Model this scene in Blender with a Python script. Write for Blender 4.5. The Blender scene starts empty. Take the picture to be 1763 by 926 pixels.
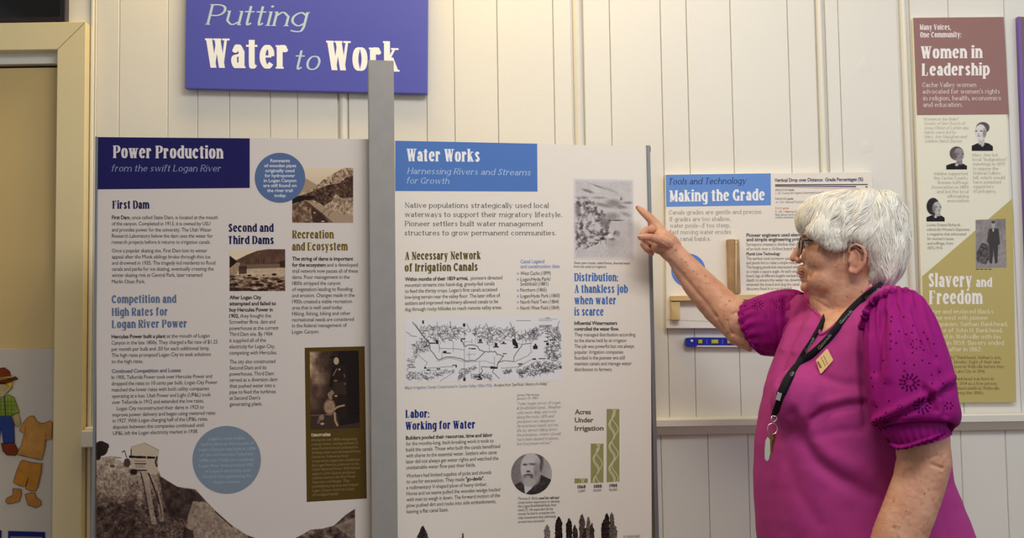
import bpy, bmesh, math, random
import numpy as np
from mathutils import Vector, Matrix
from mathutils.bvhtree import BVHTree
random.seed(7)
SC = bpy.context.scene
COL = SC.collection

# ------------------------------------------------------------ camera
F = 1714.0
PITCH, ROLL = 0.056, 0.015
CAM = Vector((0, 0, 1.33))
fw = Vector((0, math.cos(PITCH), math.sin(PITCH)))
r0 = Vector((1, 0, 0)); u0 = r0.cross(fw)
rt = (r0 * math.cos(ROLL) - u0 * math.sin(ROLL)).normalized()
up = rt.cross(fw).normalized()
cd = bpy.data.cameras.new('camera'); cam = bpy.data.objects.new('camera', cd); COL.objects.link(cam)
cd.sensor_width = 36.0; cd.lens = 36.0 * F / 1763.0; cd.clip_start = 0.05
cam.matrix_world = Matrix(((rt.x, up.x, -fw.x, CAM.x), (rt.y, up.y, -fw.y, CAM.y), (rt.z, up.z, -fw.z, CAM.z), (0, 0, 0, 1)))
SC.camera = cam
vs = SC.view_settings
vs.view_transform = 'Standard'; vs.look = 'None'; vs.gamma = 1.0; vs.exposure = 0.25
vs.use_curve_mapping = False

# ------------------------------------------------------------ light
world = bpy.data.worlds.new('world'); SC.world = world; world.use_nodes = True
bgn = world.node_tree.nodes['Background']
bgn.inputs['Color'].default_value = (0.95, 0.97, 1.0, 1); bgn.inputs['Strength'].default_value = 0.30

def area(name, loc, target, sx, sy, power, color):
    l = bpy.data.lights.new(name, 'AREA'); l.shape = 'RECTANGLE'; l.size = sx; l.size_y = sy
    l.energy = power; l.color = color
    o = bpy.data.objects.new(name, l); COL.objects.link(o); o.location = loc
    o.rotation_euler = (Vector(target) - Vector(loc)).to_track_quat('-Z', 'Y').to_euler()
    return o
area('ceiling_lamp', (0.55, 0.75, 2.9), (0.55, 2.2, 0.9), 1.3, 0.7, 31, (1.0, 0.98, 0.955))
area('warm_lamp', (-0.45, 2.30, 2.93), (-0.35, 2.6, 1.7), 1.1, 0.2, 12.5, (1.0, 0.74, 0.30))
area('window_light', (2.9, 0.0, 2.4), (1.1, 2.5, 1.4), 1.5, 1.4, 17, (0.68, 0.83, 1.0))

# ------------------------------------------------------------ helpers
def rays(px, py):
    px = np.asarray(px, float); py = np.asarray(py, float)
    a = (px - 881.5) / F; b = -(py - 463.0) / F
    return (np.array(fw)[None, :] + a[..., None] * np.array(rt)[None, :] + b[..., None] * np.array(up)[None, :])

class Plane:
    def __init__(s, p, n):
        s.p = np.array(p, float); n = np.array(n, float); s.n = n / np.linalg.norm(n)
    def hit(s, px, py, off=0.0):
        """points of the plane (moved by off along its normal) that photo pixels fall on"""
        d = rays(np.atleast_1d(px), np.atleast_1d(py)); c = np.array(CAM)
        t = ((s.p - c) @ s.n) / (d @ s.n)
        q = c + d * t[:, None]
        return q + s.n[None, :] * (np.atleast_1d(off)[:, None] * np.where(np.abs(np.atleast_1d(off))[:, None] < .0016, .4, 1.0))

def P(px, py, y):
    d = rays(np.array([px]), np.array([py]))[0]
    t = y / d[1]
    return Vector((d[0] * t, y, CAM.z + d[2] * t))

def lin(c):
    c = np.asarray(c, float) / 255.0
    return np.where(c <= 0.04045, c / 12.92, ((c + 0.055) / 1.055) ** 2.4)
KALB = 1.12
def alb(c, k=1.0):
    return tuple(np.clip(lin(c) * KALB * k, 0, 0.92))

MATS = {}
def mat(name, rgb, rough=0.5, k=1.0, bump=0.0, bscale=200.0, var=0.0, vscale=8.0, metal=0.0, sss=0.0, spec=0.5, coat=0.0, rgb2=None, emit=0.0):
    if name in MATS: return MATS[name]
    m = bpy.data.materials.new(name); m.use_nodes = True; nt = m.node_tree; b = nt.nodes['Principled BSDF']
    c = alb(rgb, k)
    b.inputs['Base Color'].default_value = (*c, 1); b.inputs['Roughness'].default_value = rough
    b.inputs['Metallic'].default_value = metal; b.inputs['Specular IOR Level'].default_value = spec
    if coat: b.inputs['Coat Weight'].default_value = coat
    if sss:
        b.inputs['Subsurface Weight'].default_value = sss; b.inputs['Subsurface Radius'].default_value = (0.012, 0.004, 0.002); b.inputs['Subsurface Scale'].default_value = 1.0
    tc = nt.nodes.new('ShaderNodeTexCoord')
    if var or rgb2:
        n = nt.nodes.new('ShaderNodeTexNoise'); n.inputs['Scale'].default_value = vscale; n.inputs['Detail'].default_value = 6
        nt.links.new(tc.outputs['Object'], n.inputs['Vector'])
        mx = nt.nodes.new('ShaderNodeMix'); mx.data_type = 'RGBA'
        c2 = alb(rgb2, k) if rgb2 else tuple(x * (1 - var) for x in c)
        mx.inputs['A'].default_value = (*c, 1); mx.inputs['B'].default_value = (*c2, 1)
        mr = nt.nodes.new('ShaderNodeMapRange'); mr.inputs['From Min'].default_value = 0.35; mr.inputs['From Max'].default_value = 0.65
        nt.links.new(n.outputs['Fac'], mr.inputs['Value']); nt.links.new(mr.outputs['Result'], mx.inputs['Factor'])
        nt.links.new(mx.outputs['Result'], b.inputs['Base Color'])
    if bump:
        n = nt.nodes.new('ShaderNodeTexNoise'); n.inputs['Scale'].default_value = bscale; n.inputs['Detail'].default_value = 4
        nt.links.new(tc.outputs['Object'], n.inputs['Vector'])
        bp = nt.nodes.new('ShaderNodeBump'); bp.inputs['Strength'].default_value = bump; bp.inputs['Distance'].default_value = 0.002
        nt.links.new(n.outputs['Fac'], bp.inputs['Height']); nt.links.new(bp.outputs['Normal'], b.inputs['Normal'])
    MATS[name] = m; return m

def ink(rgb):
    return mat('print_%d_%d_%d' % tuple(rgb), rgb, rough=0.75, spec=0.08)

def vcol_mat():
    if 'photo_print' in MATS: return MATS['photo_print']
    m = bpy.data.materials.new('photo_print'); m.use_nodes = True; nt = m.node_tree; b = nt.nodes['Principled BSDF']
    a = nt.nodes.new('ShaderNodeAttribute'); a.attribute_name = 'Col'
    nt.links.new(a.outputs['Color'], b.inputs['Base Color']); b.inputs['Roughness'].default_value = 0.7; b.inputs['Specular IOR Level'].default_value = 0.15
    MATS['photo_print'] = m; return m

def tag(o, label=None, cat=None, group=None, kind=None):
    if label: o['label'] = label
    if cat: o['category'] = cat
    if group: o['group'] = group
    if kind: o['kind'] = kind
    return o

def mobj(name, verts, faces, m, parent=None, smooth=False):
    me = bpy.data.meshes.new(name)
    me.from_pydata([tuple(v) for v in verts], [], [tuple(f) for f in faces]); me.update()
    if m: me.materials.append(m)
    if smooth: me.shade_smooth()
    o = bpy.data.objects.new(name, me); COL.objects.link(o)
    if parent:
        o.parent = parent
        o.matrix_parent_inverse = Matrix.Translation(-Vector(parent.location)) if parent.parent is None else Matrix()
    return o

def bmobj(name, bm, m, parent=None, smooth=False):
    me = bpy.data.meshes.new(name); bm.to_mesh(me); bm.free(); me.materials.append(m)
    if smooth: me.shade_smooth()
    o = bpy.data.objects.new(name, me); COL.objects.link(o)
    if parent:
        o.parent = parent
        o.matrix_parent_inverse = Matrix.Translation(-Vector(parent.location)) if parent.parent is None else Matrix()
    return o

def empty(name, loc):
    o = bpy.data.objects.new(name, None); COL.objects.link(o); o.location = loc; o.empty_display_size = 0.05
    return o

def box_bm(x0, x1, y0, y1, z0, z1, bev=0.0, bm=None):
    own = bm is None
    if own: bm = bmesh.new()
    r = bmesh.ops.create_cube(bm, size=1.0)
    for v in r['verts']:
        v.co.x = x0 + (v.co.x + 0.5) * (x1 - x0); v.co.y = y0 + (v.co.y + 0.5) * (y1 - y0); v.co.z = z0 + (v.co.z + 0.5) * (z1 - z0)
    if bev:
        es = list({e for v in r['verts'] for e in v.link_edges})
        bmesh.ops.bevel(bm, geom=es, offset=bev, segments=2, affect='EDGES', profile=0.5)
    return bm

def slab(name, plane, quad, th, m, parent=None, off=0.0, bev=0.0):
    """a sheet whose front face covers the quad on its plane, with real thickness behind"""
    q = np.array(quad, float); f = plane.hit(q[:, 0], q[:, 1], off); b = f - plane.n[None, :] * th
    bm = bmesh.new(); n = len(q)
    fv = [bm.verts.new(v) for v in f]; bv = [bm.verts.new(v) for v in b]
    bm.faces.new(fv); bm.faces.new(bv[::-1])
    for i in range(n):
        j = (i + 1) % n; bm.faces.new((fv[i], bv[i], bv[j], fv[j]))
    bmesh.ops.recalc_face_normals(bm, faces=bm.faces[:])
    if bev:
        bmesh.ops.bevel(bm, geom=bm.edges[:], offset=bev, segments=2, affect='EDGES', profile=0.5)
    return bmobj(name, bm, m, parent)

def flat(name, plane, pts, rgb, parent, off=0.0003):
    q = np.array(pts, float); f = plane.hit(q[:, 0], q[:, 1], off)
    return mobj(name, f, [tuple(range(len(pts)))[::-1]], ink(rgb), parent)

def disc(cx, cy, rx, ry=None, n=48):
    ry = ry or rx
    return [(cx + rx * math.cos(2 * math.pi * i / n), cy + ry * math.sin(2 * math.pi * i / n)) for i in range(n)]

def lines_part(name, plane, paths, w, rgb, parent, off=0.0008):
    V = []; Fc = []
    for pts in paths:
        pts = np.array(pts, float)
        d = np.gradient(pts, axis=0); d /= (np.linalg.norm(d, axis=1)[:, None] + 1e-9)
        nn = np.stack([-d[:, 1], d[:, 0]], 1) * w / 2
        b0 = len(V); V += list(pts + nn) + list(pts - nn); n = len(pts)
        for i in range(n - 1): Fc.append((b0 + i, b0 + i + 1, b0 + n + i + 1, b0 + n + i))
    V = np.array(V); q = plane.hit(V[:, 0], V[:, 1], off)
    return mobj(name, q, Fc, ink(rgb), parent)

# ------------------------------------------------------------ lettering
GL = {
'a': (.82, "C .12 .54 .5 .7 .97 .5;S .97 .52 .97 0;C .97 .42 .12 .34 0 .17 .35 0 .97 .16;F .97 0 0 1;B .14 .52"),
'b': (1, "S 0 0 0 1;F 0 1 1 0;C 0 .12 .5 0 1 .2 1 .5 .5 .7 0 .55"),
'c': (.85, "C 1 .55 .55 .7 0 .5 0 .2 .55 0 1 .14;B .93 .53"),
'd': (1, "S 1 0 1 1;F 1 1 1 0;F 1 0 0 1;C 1 .12 .5 0 0 .2 0 .5 .5 .7 1 .55"),
'e': (.9, "S 0 .36 1 .36;C 1 .37 .95 .56 .5 .7 0 .5 0 .2 .5 0 1 .14"),
'f': (.55, "S .3 0 .3 .8;C .3 .78 .45 1 1.05 .95;K .3 .7;F .3 0 1 1;B 1 .9"),
'g': (1, "C 1 .55 .5 .7 0 .5 0 .2 .5 0 1 .14;S 1 .7 1 -.05;C 1 -.05 .85 -.25 .45 -.28 0 -.2;F 1 .7 0 1"),
'h': (1, "S 0 0 0 1;F 0 1 1 0;F 0 0 1 1;C 0 .5 .5 .7 1 .48;S 1 .5 1 0;F 1 0 1 1"),
'i': (.02, "S 0 0 0 .7;F 0 .7 1 0;F 0 0 1 1;D 0 .92"),
'j': (.3, "S .8 .7 .8 -.1;C .8 -.08 .5 -.28 -.3 -.2;F .8 .7 1 0;D .8 .92"),
'k': (1, "S 0 0 0 1;F 0 1 1 0;F 0 0 1 1;S .85 .7 .05 .28 .45;S .35 .42 .95 0;F .85 .7 .8 .8;F .95 0 .7 .9"),
'l': (.02, "S 0 0 0 1;F 0 1 1 0;F 0 0 1 1"),
'm': (1.95, "S 0 0 0 .7;F 0 .7 1 0;F 0 0 1 1;C 0 .5 .27 .7 .5 .48;S .5 .5 .5 0;C .5 .5 .77 .7 1 .48;S 1 .5 1 0;F .5 0 1 1;F 1 0 1 1"),
'n': (1, "S 0 0 0 .7;F 0 .7 1 0;F 0 0 1 1;C 0 .5 .5 .7 1 .48;S 1 .5 1 0;F 1 0 1 1"),
'o': (1, "O"),
'p': (1, "S 0 .7 0 -.28;F 0 .7 1 0;G 0 -.28 1 1;C 0 .12 .5 0 1 .2 1 .5 .5 .7 0 .55"),
'r': (.62, "S 0 0 0 .7;F 0 .7 1 0;F 0 0 1 1;C 0 .48 .45 .7 1 .62;B .95 .56"),
's': (.72, "C 1 .56 .5 .7 .05 .53 .5 .36 .97 .18 .5 0 0 .14"),
't': (.5, "S .35 .92 .35 .15;C .35 .17 .5 0 1.05 .1;K .35 .7"),
'u': (1, "S 0 .7 0 .2;C 0 .2 .45 0 1 .16;S 1 .7 1 0;F 0 .7 1 0;F 1 .7 1 0;F 1 0 0 1"),
'v': (1, "S 0 .7 .5 0;S 1 .7 .5 0 .45;F 0 .7 .8 .8;F 1 .7 .7 .7"),
'w': (1.7, "S 0 .7 .27 0;S .52 .7 .27 0 .45;S .52 .7 .77 0;S 1 .7 .77 0 .45;F 0 .7 .8 .8;F .5 .7 .8 .5;F 1 .7 .7 .7"),
'x': (1, "S 0 .7 1 0;S 1 .7 0 0 .45;F 0 .7 .7 .7;F 1 .7 .6 .6;F 0 0 .6 .6;F 1 0 .7 .7"),
'y': (1, "S 0 .7 .52 0;S 1 .7 .3 -.26 .45;F 0 .7 .8 .8;F 1 .7 .7 .7;B .2 -.22"),
'z': (.85, "H 0 .7 1 .7;S 1 .7 0 0;H 0 0 1 0"),
'A': (1.25, "S .5 1 1 0;S .5 1 0 0 .45;H .2 .3 .8 .3;F 0 0 1 1;F 1 0 1 1"),
'B': (1.1, "S 0 0 0 1;C 0 1 .6 1 .93 .88 .9 .65 .5 .53 0 .53;C .4 .53 .75 .51 1 .3 .9 .08 .6 0 0 0;F 0 0 1 0;F 0 1 1 0"),
'C': (1.1, "C 1 .75 .6 1 0 .72 0 .28 .6 0 1 .2;S 1 1 1 .7 .3"),
'D': (1.2, "S 0 0 0 1;C 0 1 .5 1 1 .75 1 .25 .5 0 0 0;F 0 0 1 0;F 0 1 1 0"),
'E': (1.05, "S 0 0 0 1;H 0 1 1 1;H 0 .52 .8 .52;H 0 0 1 0;S 1 1 1 .78 .3;S 1 0 1 .25 .3;F 0 0 1 0;F 0 1 1 0"),
'F': (1, "S 0 0 0 1;H 0 1 1 1;H 0 .52 .8 .52;S 1 1 1 .75 .3;F 0 0 1 1;F 0 1 1 0"),
'G': (1.2, "C .95 .75 .55 1 0 .72 0 .28 .55 0 .95 .15;S .95 0 .95 .42;F .95 .42 1 1;S .95 1 .95 .72 .3"),
'H': (1.25, "S 0 0 0 1;S 1 0 1 1;H 0 .52 1 .52;F 0 0 1 1;F 0 1 1 1;F 1 0 1 1;F 1 1 1 1"),
'I': (.02, "S 0 0 0 1;F 0 0 1 1;F 0 1 1 1"),
'J': (.8, "S .7 1 .7 .2;C .7 .2 .4 0 0 .15;F .7 1 1 1"),
'K': (1.2, "S 0 0 0 1;F 0 0 1 1;F 0 1 1 1;S .95 1 .05 .42 .45;S .35 .58 1 0;F .95 1 .8 .8;F 1 0 .7 .9"),
'L': (1.0, "S 0 0 0 1;H 0 0 1 0;S 1 0 1 .28 .3;F 0 1 1 1;F 0 0 1 0"),
'M': (1.6, "S .05 0 .05 1 .6;S 1 0 1 1;S .05 1 .5 .1;S 1 1 .5 .1 .4;F .05 0 1 1;F 1 0 1 1;F 0 1 .8 0;F 1 1 0 1"),
'N': (1.25, "S .05 0 .05 1 .5;S 1 0 1 1 .5;S 0 1 1 0;F .05 0 1 1;F 0 1 1 0;F 1 1 1 1"),
'O': (1.2, "Q"),
'P': (1.05, "S 0 0 0 1;C 0 1 .6 1 1 .88 1 .62 .6 .46 0 .46;F 0 0 1 1;F 0 1 1 0"),
'R': (1.1, "S 0 0 0 1;C 0 1 .6 1 .95 .88 .95 .65 .6 .5 0 .5;S .5 .5 1 0;F 0 0 1 1;F 0 1 1 0;F 1 0 .3 1"),
'S': (.9, "C .95 .78 .5 1 .05 .75 .5 .52 .97 .25 .5 0 0 .2;S .95 1 .95 .75 .3;S 0 0 0 .25 .3"),
'T': (1.1, "S .5 0 .5 1;H 0 1 1 1;S 0 1 0 .75 .3;S 1 1 1 .75 .3;F .5 0 1 1"),
'U': (1.2, "S 0 1 0 .3;C 0 .3 .15 .05 .5 0 .85 .08 1 .3;S 1 1 1 .3 .5;F 0 1 1 1;F 1 1 1 1"),
'V': (1.2, "S 0 1 .5 0;S 1 1 .5 0 .45;F 0 1 .9 .9;F 1 1 .8 .8"),
'W': (1.85, "S 0 1 .27 0;S .52 1 .27 0 .45;S .5 1 .77 0;S 1 1 .77 0 .45;F 0 1 .9 .9;F .5 1 .9 .9;F 1 1 .8 .8"),
'Y': (1.2, "S 0 1 .5 .42;S 1 1 .5 .42 .45;S .5 .45 .5 0;F .5 0 1 1;F 0 1 .9 .9;F 1 1 .8 .8"),
'0': (.95, "Q"),
'1': (.4, "S .5 0 .5 1;F .5 0 1 1;S 0 .8 .5 .97 .5"),
'2': (.9, "C .05 .75 .5 1 .95 .75 .7 .4 0 .03;H 0 0 1 0"),
'5': (.9, "S .1 1 .1 .55 .5;H .1 1 .95 1;C .1 .55 .5 .64 1 .35 .6 0 0 .1"),
'6': (.95, "C .9 .9 .3 .85 0 .4 .1 .1 .5 0 .95 .15 .95 .45 .5 .6 .05 .4"),
'8': (.95, "C .5 .52 .07 .65 .07 .88 .5 1 .93 .88 .93 .65 .5 .52 0 .35 0 .12 .5 0 1 .12 1 .35 .5 .52"),
'9': (.95, "C .95 .6 .5 .42 .05 .6 .1 .9 .5 1 .95 .85 .98 .5 .7 .1 .1 .05"),
}
STY = {  # xs, stem, hairline, serif length, serif thickness, x-height, spacing, slant, word space
'head': (.285, .184, .07, .042, .062, .80, .075, 0, .24),
'serif': (.50, .118, .075, .075, .045, .69, .16, 0, .36),
'serifi': (.50, .108, .068, .055, .04, .69, .15, .22, .34),
'title': (.52, .108, .062, .06, .04, .70, .13, .22, .34),
}
def crom(pts, n=7):
    p = np.array(pts, float); p = np.vstack([2 * p[0] - p[1], p, 2 * p[-1] - p[-2]]); out = []
    for i in range(1, len(p) - 2):
        for k in range(n):
            t = k / n
            out.append(0.5 * ((2 * p[i]) + (-p[i - 1] + p[i + 1]) * t + (2 * p[i - 1] - 5 * p[i] + 4 * p[i + 1] - p[i + 2]) * t * t + (-p[i - 1] + 3 * p[i] - 3 * p[i + 1] + p[i + 2]) * t ** 3))
    out.append(p[-2]); return np.array(out)

GCACHE = {}
def glyph(ch, sty):
    """-> verts (n,3: x, y, layer), faces, advance; cap height 1"""
    key = (ch, sty)
    if key in GCACHE: return GCACHE[key]
    xs, wx, wy, sl, st, XH, sp, slant, wsp = STY[sty]
    if ch == ' ': r = (np.zeros((0, 3)), [], wsp)
    elif ch not in GL:
        v, f, a = sans(ch, sty == 'head'); v = v.copy(); s = .62 if sty == 'head' else .9
        v[:, 0] *= s; v[:, 0] += slant * v[:, 1]; r = (v, f, a * s)
    else:
        w, d = GL[ch]; w *= xs; V = []; Fc = []; layer = [0]
        low = ch.islower()
        def ym(y):
            if not low: return y
            return y * XH / .7 if 0 <= y <= .7 else (XH + (y - .7) * (1.03 - XH) / .3 if y > .7 else y)
        def yi(y):
            top = XH if low else 1.0; t = ym(y)
            if t < -.05: return t + wy / 2 if y < -.2 else t
            if t > top + .01: return min(t, 1.03 - wy / 2)
            return wy / 2 + t * (top - wy) / top
        def ribbon(pts, k=1.0):
            pts = np.array(pts); dd = np.gradient(pts, axis=0); dd /= np.linalg.norm(dd, axis=1)[:, None] + 1e-9
            nn = np.stack([-dd[:, 1], dd[:, 0]], 1)
            t = np.sqrt((wx * k * nn[:, 0]) ** 2 + (wy * nn[:, 1]) ** 2)[:, None] / 2
            U_, W_ = pts + nn * t, pts - nn * t; n = len(pts)
            du, dw = np.diff(U_, axis=0), np.diff(W_, axis=0)
            if (du * dw).sum(1).min() < 1e-7 and n > 3:       # tight bend: overlapping convex pieces
                for i in range(n - 1):
                    q4 = np.array([U_[i], U_[i + 1], W_[i + 1], W_[i]]); c4 = q4.mean(0); q4 = q4[np.argsort(np.arctan2(q4[:, 1] - c4[1], q4[:, 0] - c4[0]))]
                    b0 = len(V); V.extend((q[0], q[1], layer[0]) for q in q4); Fc.append((b0, b0 + 1, b0 + 2, b0 + 3)); layer[0] += .4
                layer[0] += 1; return
            b0 = len(V)
            for q in np.vstack([pts + nn * t, pts - nn * t]): V.append((q[0], q[1], layer[0]))
            for i in range(n - 1):
                for tr in ((b0 + i, b0 + i + 1, b0 + n + i + 1), (b0 + i, b0 + n + i + 1, b0 + n + i)):
                    p, q, r_ = [V[j] for j in tr]; ar = (q[0] - p[0]) * (r_[1] - p[1]) - (q[1] - p[1]) * (r_[0] - p[0])
                    if ar > 1e-7: Fc.append(tr)
                    elif ar < -1e-7: Fc.append(tr[::-1])
            layer[0] += 1
        def polyg(pts):
            b0 = len(V)
            if sum(pts[i - 1][0] * pts[i][1] - pts[i][0] * pts[i - 1][1] for i in range(len(pts))) < 0: pts = pts[::-1]
            for q in pts: V.append((q[0], q[1], layer[0]))
            Fc.append(tuple(range(b0, b0 + len(pts)))); layer[0] += 1
        for tok in d.split(';'):
            t = tok.split(); c = t[0]; a = [float(x) for x in t[1:]]
            if c == 'S':
                k = a[4] if len(a) > 4 else 1.0
                (x0, y0, x1, y1) = a[:4]; horiz = abs(y0 - y1) < 1e-6
                if horiz: ribbon([(x0 * w, yi(y0)), (x1 * w, yi(y1))])
                else:
                    # slanted stems cut level: parallelogram with horizontal width
                    X0, Y0, X1, Y1 = x0 * w, ym(y0), x1 * w, ym(y1)
                    h = wx * k / 2
                    polyg([(X0 - h, Y0), (X0 + h, Y0), (X1 + h, Y1), (X1 - h, Y1)])
            elif c == 'H': ribbon([(a[0] * w, yi(a[1])), (a[2] * w, yi(a[3]))])
            elif c == 'C':
                ribbon(crom([(a[i] * w, yi(a[i + 1])) for i in range(0, len(a), 2)]))
            elif c in 'OQ':
                top = XH if low else 1.0
                th = np.linspace(0, 2 * np.pi, 25)
                ribbon(np.stack([w / 2 + w / 2 * np.sign(np.cos(th)) * np.abs(np.cos(th)) ** .85, top / 2 + (top - wy) / 2 * np.sin(th)], 1))
            elif c in 'FG':
                X, Y = a[0] * w, ym(a[1]); L = X - wx / 2 * .9 - sl * a[2]; R = X + wx / 2 * .9 + sl * a[3]
                if a[1] <= 0.001: polyg([(L, Y), (R, Y), (R, Y + st), (L, Y + st)])
                else: polyg([(L, Y - st), (R, Y - st), (R, Y), (L, Y)])
            elif c == 'K':
                X, Y = a[0] * w, ym(a[1]); e_ = .085 if sty == 'head' else .15; polyg([(X - wx / 2 - e_, Y - wy), (X + wx / 2 + e_, Y - wy), (X + wx / 2 + e_, Y), (X - wx / 2 - e_, Y)])
            elif c == 'D':
                r_ = wx * .62; polyg([(a[0] * w + r_ * math.cos(q), ym(a[1]) + r_ * .8 * math.sin(q)) for q in np.linspace(0, 2 * np.pi, 13)[:-1]])
            elif c == 'B':
                r_ = wx * .5; polyg([(a[0] * w + r_ * math.cos(q), ym(a[1]) + r_ * .9 * math.sin(q)) for q in np.linspace(0, 2 * np.pi, 11)[:-1]])
        V = np.array(V); V[:, 0] += wx / 2 + sp / 2
        V[:, 0] += slant * V[:, 1]
        r = (V, Fc, w + wx + sp)
    GCACHE[key] = r; return r

def tmesh(s, bold):
    c = bpy.data.curves.new('t', 'FONT'); c.body = s; c.size = 1.0; c.resolution_u = 2; c.offset = 0.022 if bold else 0.0
    o = bpy.data.objects.new('t', c); COL.objects.link(o)
    bpy.context.view_layer.update()
    me = o.evaluated_get(bpy.context.evaluated_depsgraph_get()).to_mesh()
    v = np.array([q.co[:2] for q in me.vertices]) if len(me.vertices) else np.zeros((0, 2)); f = [tuple(p.vertices) for p in me.polygons]
    bpy.data.objects.remove(o); bpy.data.curves.remove(c)
    return v, f
def prep_sans(chars):
    base = None
    for bold in (False, True):
        vI, _ = tmesh('I', bold); capH = vI[:, 1].max(); ref = tmesh('||', bold)[0]
        w2 = ref[:, 0].max()
        for ch in chars:
            if ch == ' ': GCACHE[(ch, 'S', bold)] = (np.zeros((0, 3)), [], .30 / .73); continue
            v, f = tmesh(ch, bold)
            a = tmesh('|' + ch + '|', bold)[0][:, 0].max() - w2
            z = np.zeros((len(v), 3)); z[:, :2] = v / capH
            GCACHE[(ch, 'S', bold)] = (z, f, a / capH)
def sans(ch, bold):
    return GCACHE[(ch, 'S', bool(bold))]
prep_sans("ABCDEFGHIJKLMNOPQRSTUVWXYZabcdefghijklmnopqrstuvwxyz0123456789.,:;'\"-–&()/%$! |")

def typeset(txt, sty):
    """'|' toggles bold; returns verts, faces, width"""
    V = []; Fc = []; x = 0.0; bold = sty in ('bold', 'boldi'); n0 = 0; base = sty
    for ch in txt:
        if ch == '|': bold = not bold; continue
        if sty in STY: v, f, a = glyph(ch, sty)
        else:
            v, f, a = sans(ch, bold); a = a * (.95 if ch != ' ' else .8)
            if sty.endswith('i'):
                v = v.copy(); v[:, 0] += .2 * v[:, 1]
        if len(v):
            q = v.copy(); q[:, 0] += x; V.append(q); Fc += [tuple(i + n0 for i in t) for t in f]; n0 += len(v)
        x += a
    return (np.vstack(V) if V else np.zeros((0, 3))), Fc, x

def text(bd, name, sty, rgb, H, lines, off=0.0008, label=None, rot=False):
    """lines: (text, x0, y0, x1, y1) baselines in photo pixels, laid on the board's own plane"""
    AV = []; AF = []; n0 = 0; L = []
    for (t, x0, y0, x1, y1) in lines:
        v, f, w = typeset(t, sty)
        if not len(v): continue
        lo, hi = v[:, 0].min(), v[:, 0].max()
        s = (v[:, 0] - lo) / (hi - lo); d = np.array([x1 - x0, y1 - y0]); 
        px = x0 + s * d[0]; py = y0 + s * d[1] - v[:, 1] * H
        if rot:
            e = d / np.linalg.norm(d); px = px + v[:, 1] * H * e[1]; py = y0 + s * d[1] - v[:, 1] * H * e[0]
        AV.append(np.stack([px, py, off + v[:, 2] * 4e-5], 1)); AF += [tuple(i + n0 for i in q) for q in f]; n0 += len(v)
    A = np.vstack(AV); q = bd['plane'].hit(A[:, 0], A[:, 1], A[:, 2])
    o = mobj(name, q, AF, ink(rgb), bd['o'])
    if label: o['label'] = label
    return o

def block(bd, name, sty, rgb, H, x0, ys, sl, xr, txts, **k):
    n = len(ys); L = []
    for i in range(n):
        a = i / max(1, n - 1); s = sl[0] + (sl[1] - sl[0]) * a
        xx = x0[i] if isinstance(x0, (list, tuple)) else x0
        L.append((txts[i], xx, ys[i], xr[i], ys[i] + s * (xr[i] - xx)))
    return text(bd, name, sty, rgb, H, L, **k)

# ------------------------------------------------------------ printed pictures: grids of coloured cells
NTAB = {}
def vnoise(X, Y, s, seed):
    if seed not in NTAB: NTAB[seed] = np.random.RandomState(seed).rand(128, 128)
    T = NTAB[seed]
    x = X / s + 31.7; y = Y / s + 17.3; xi = np.floor(x).astype(int); yi = np.floor(y).astype(int); fx = x - xi; fy = y - yi
    fx = fx * fx * (3 - 2 * fx); fy = fy * fy * (3 - 2 * fy)
    g = lambda i, j: T[(yi + j) % 128, (xi + i) % 128]
    return (g(0, 0) * (1 - fx) + g(1, 0) * fx) * (1 - fy) + (g(0, 1) * (1 - fx) + g(1, 1) * fx) * fy
def fbm(X, Y, s, seed, o=4):
    r = 0; a = 1; t = 0
    for i in range(o):
        r = r + a * vnoise(X, Y, s / 2 ** i, seed + i); t += a; a *= .6
    return r / t

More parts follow.
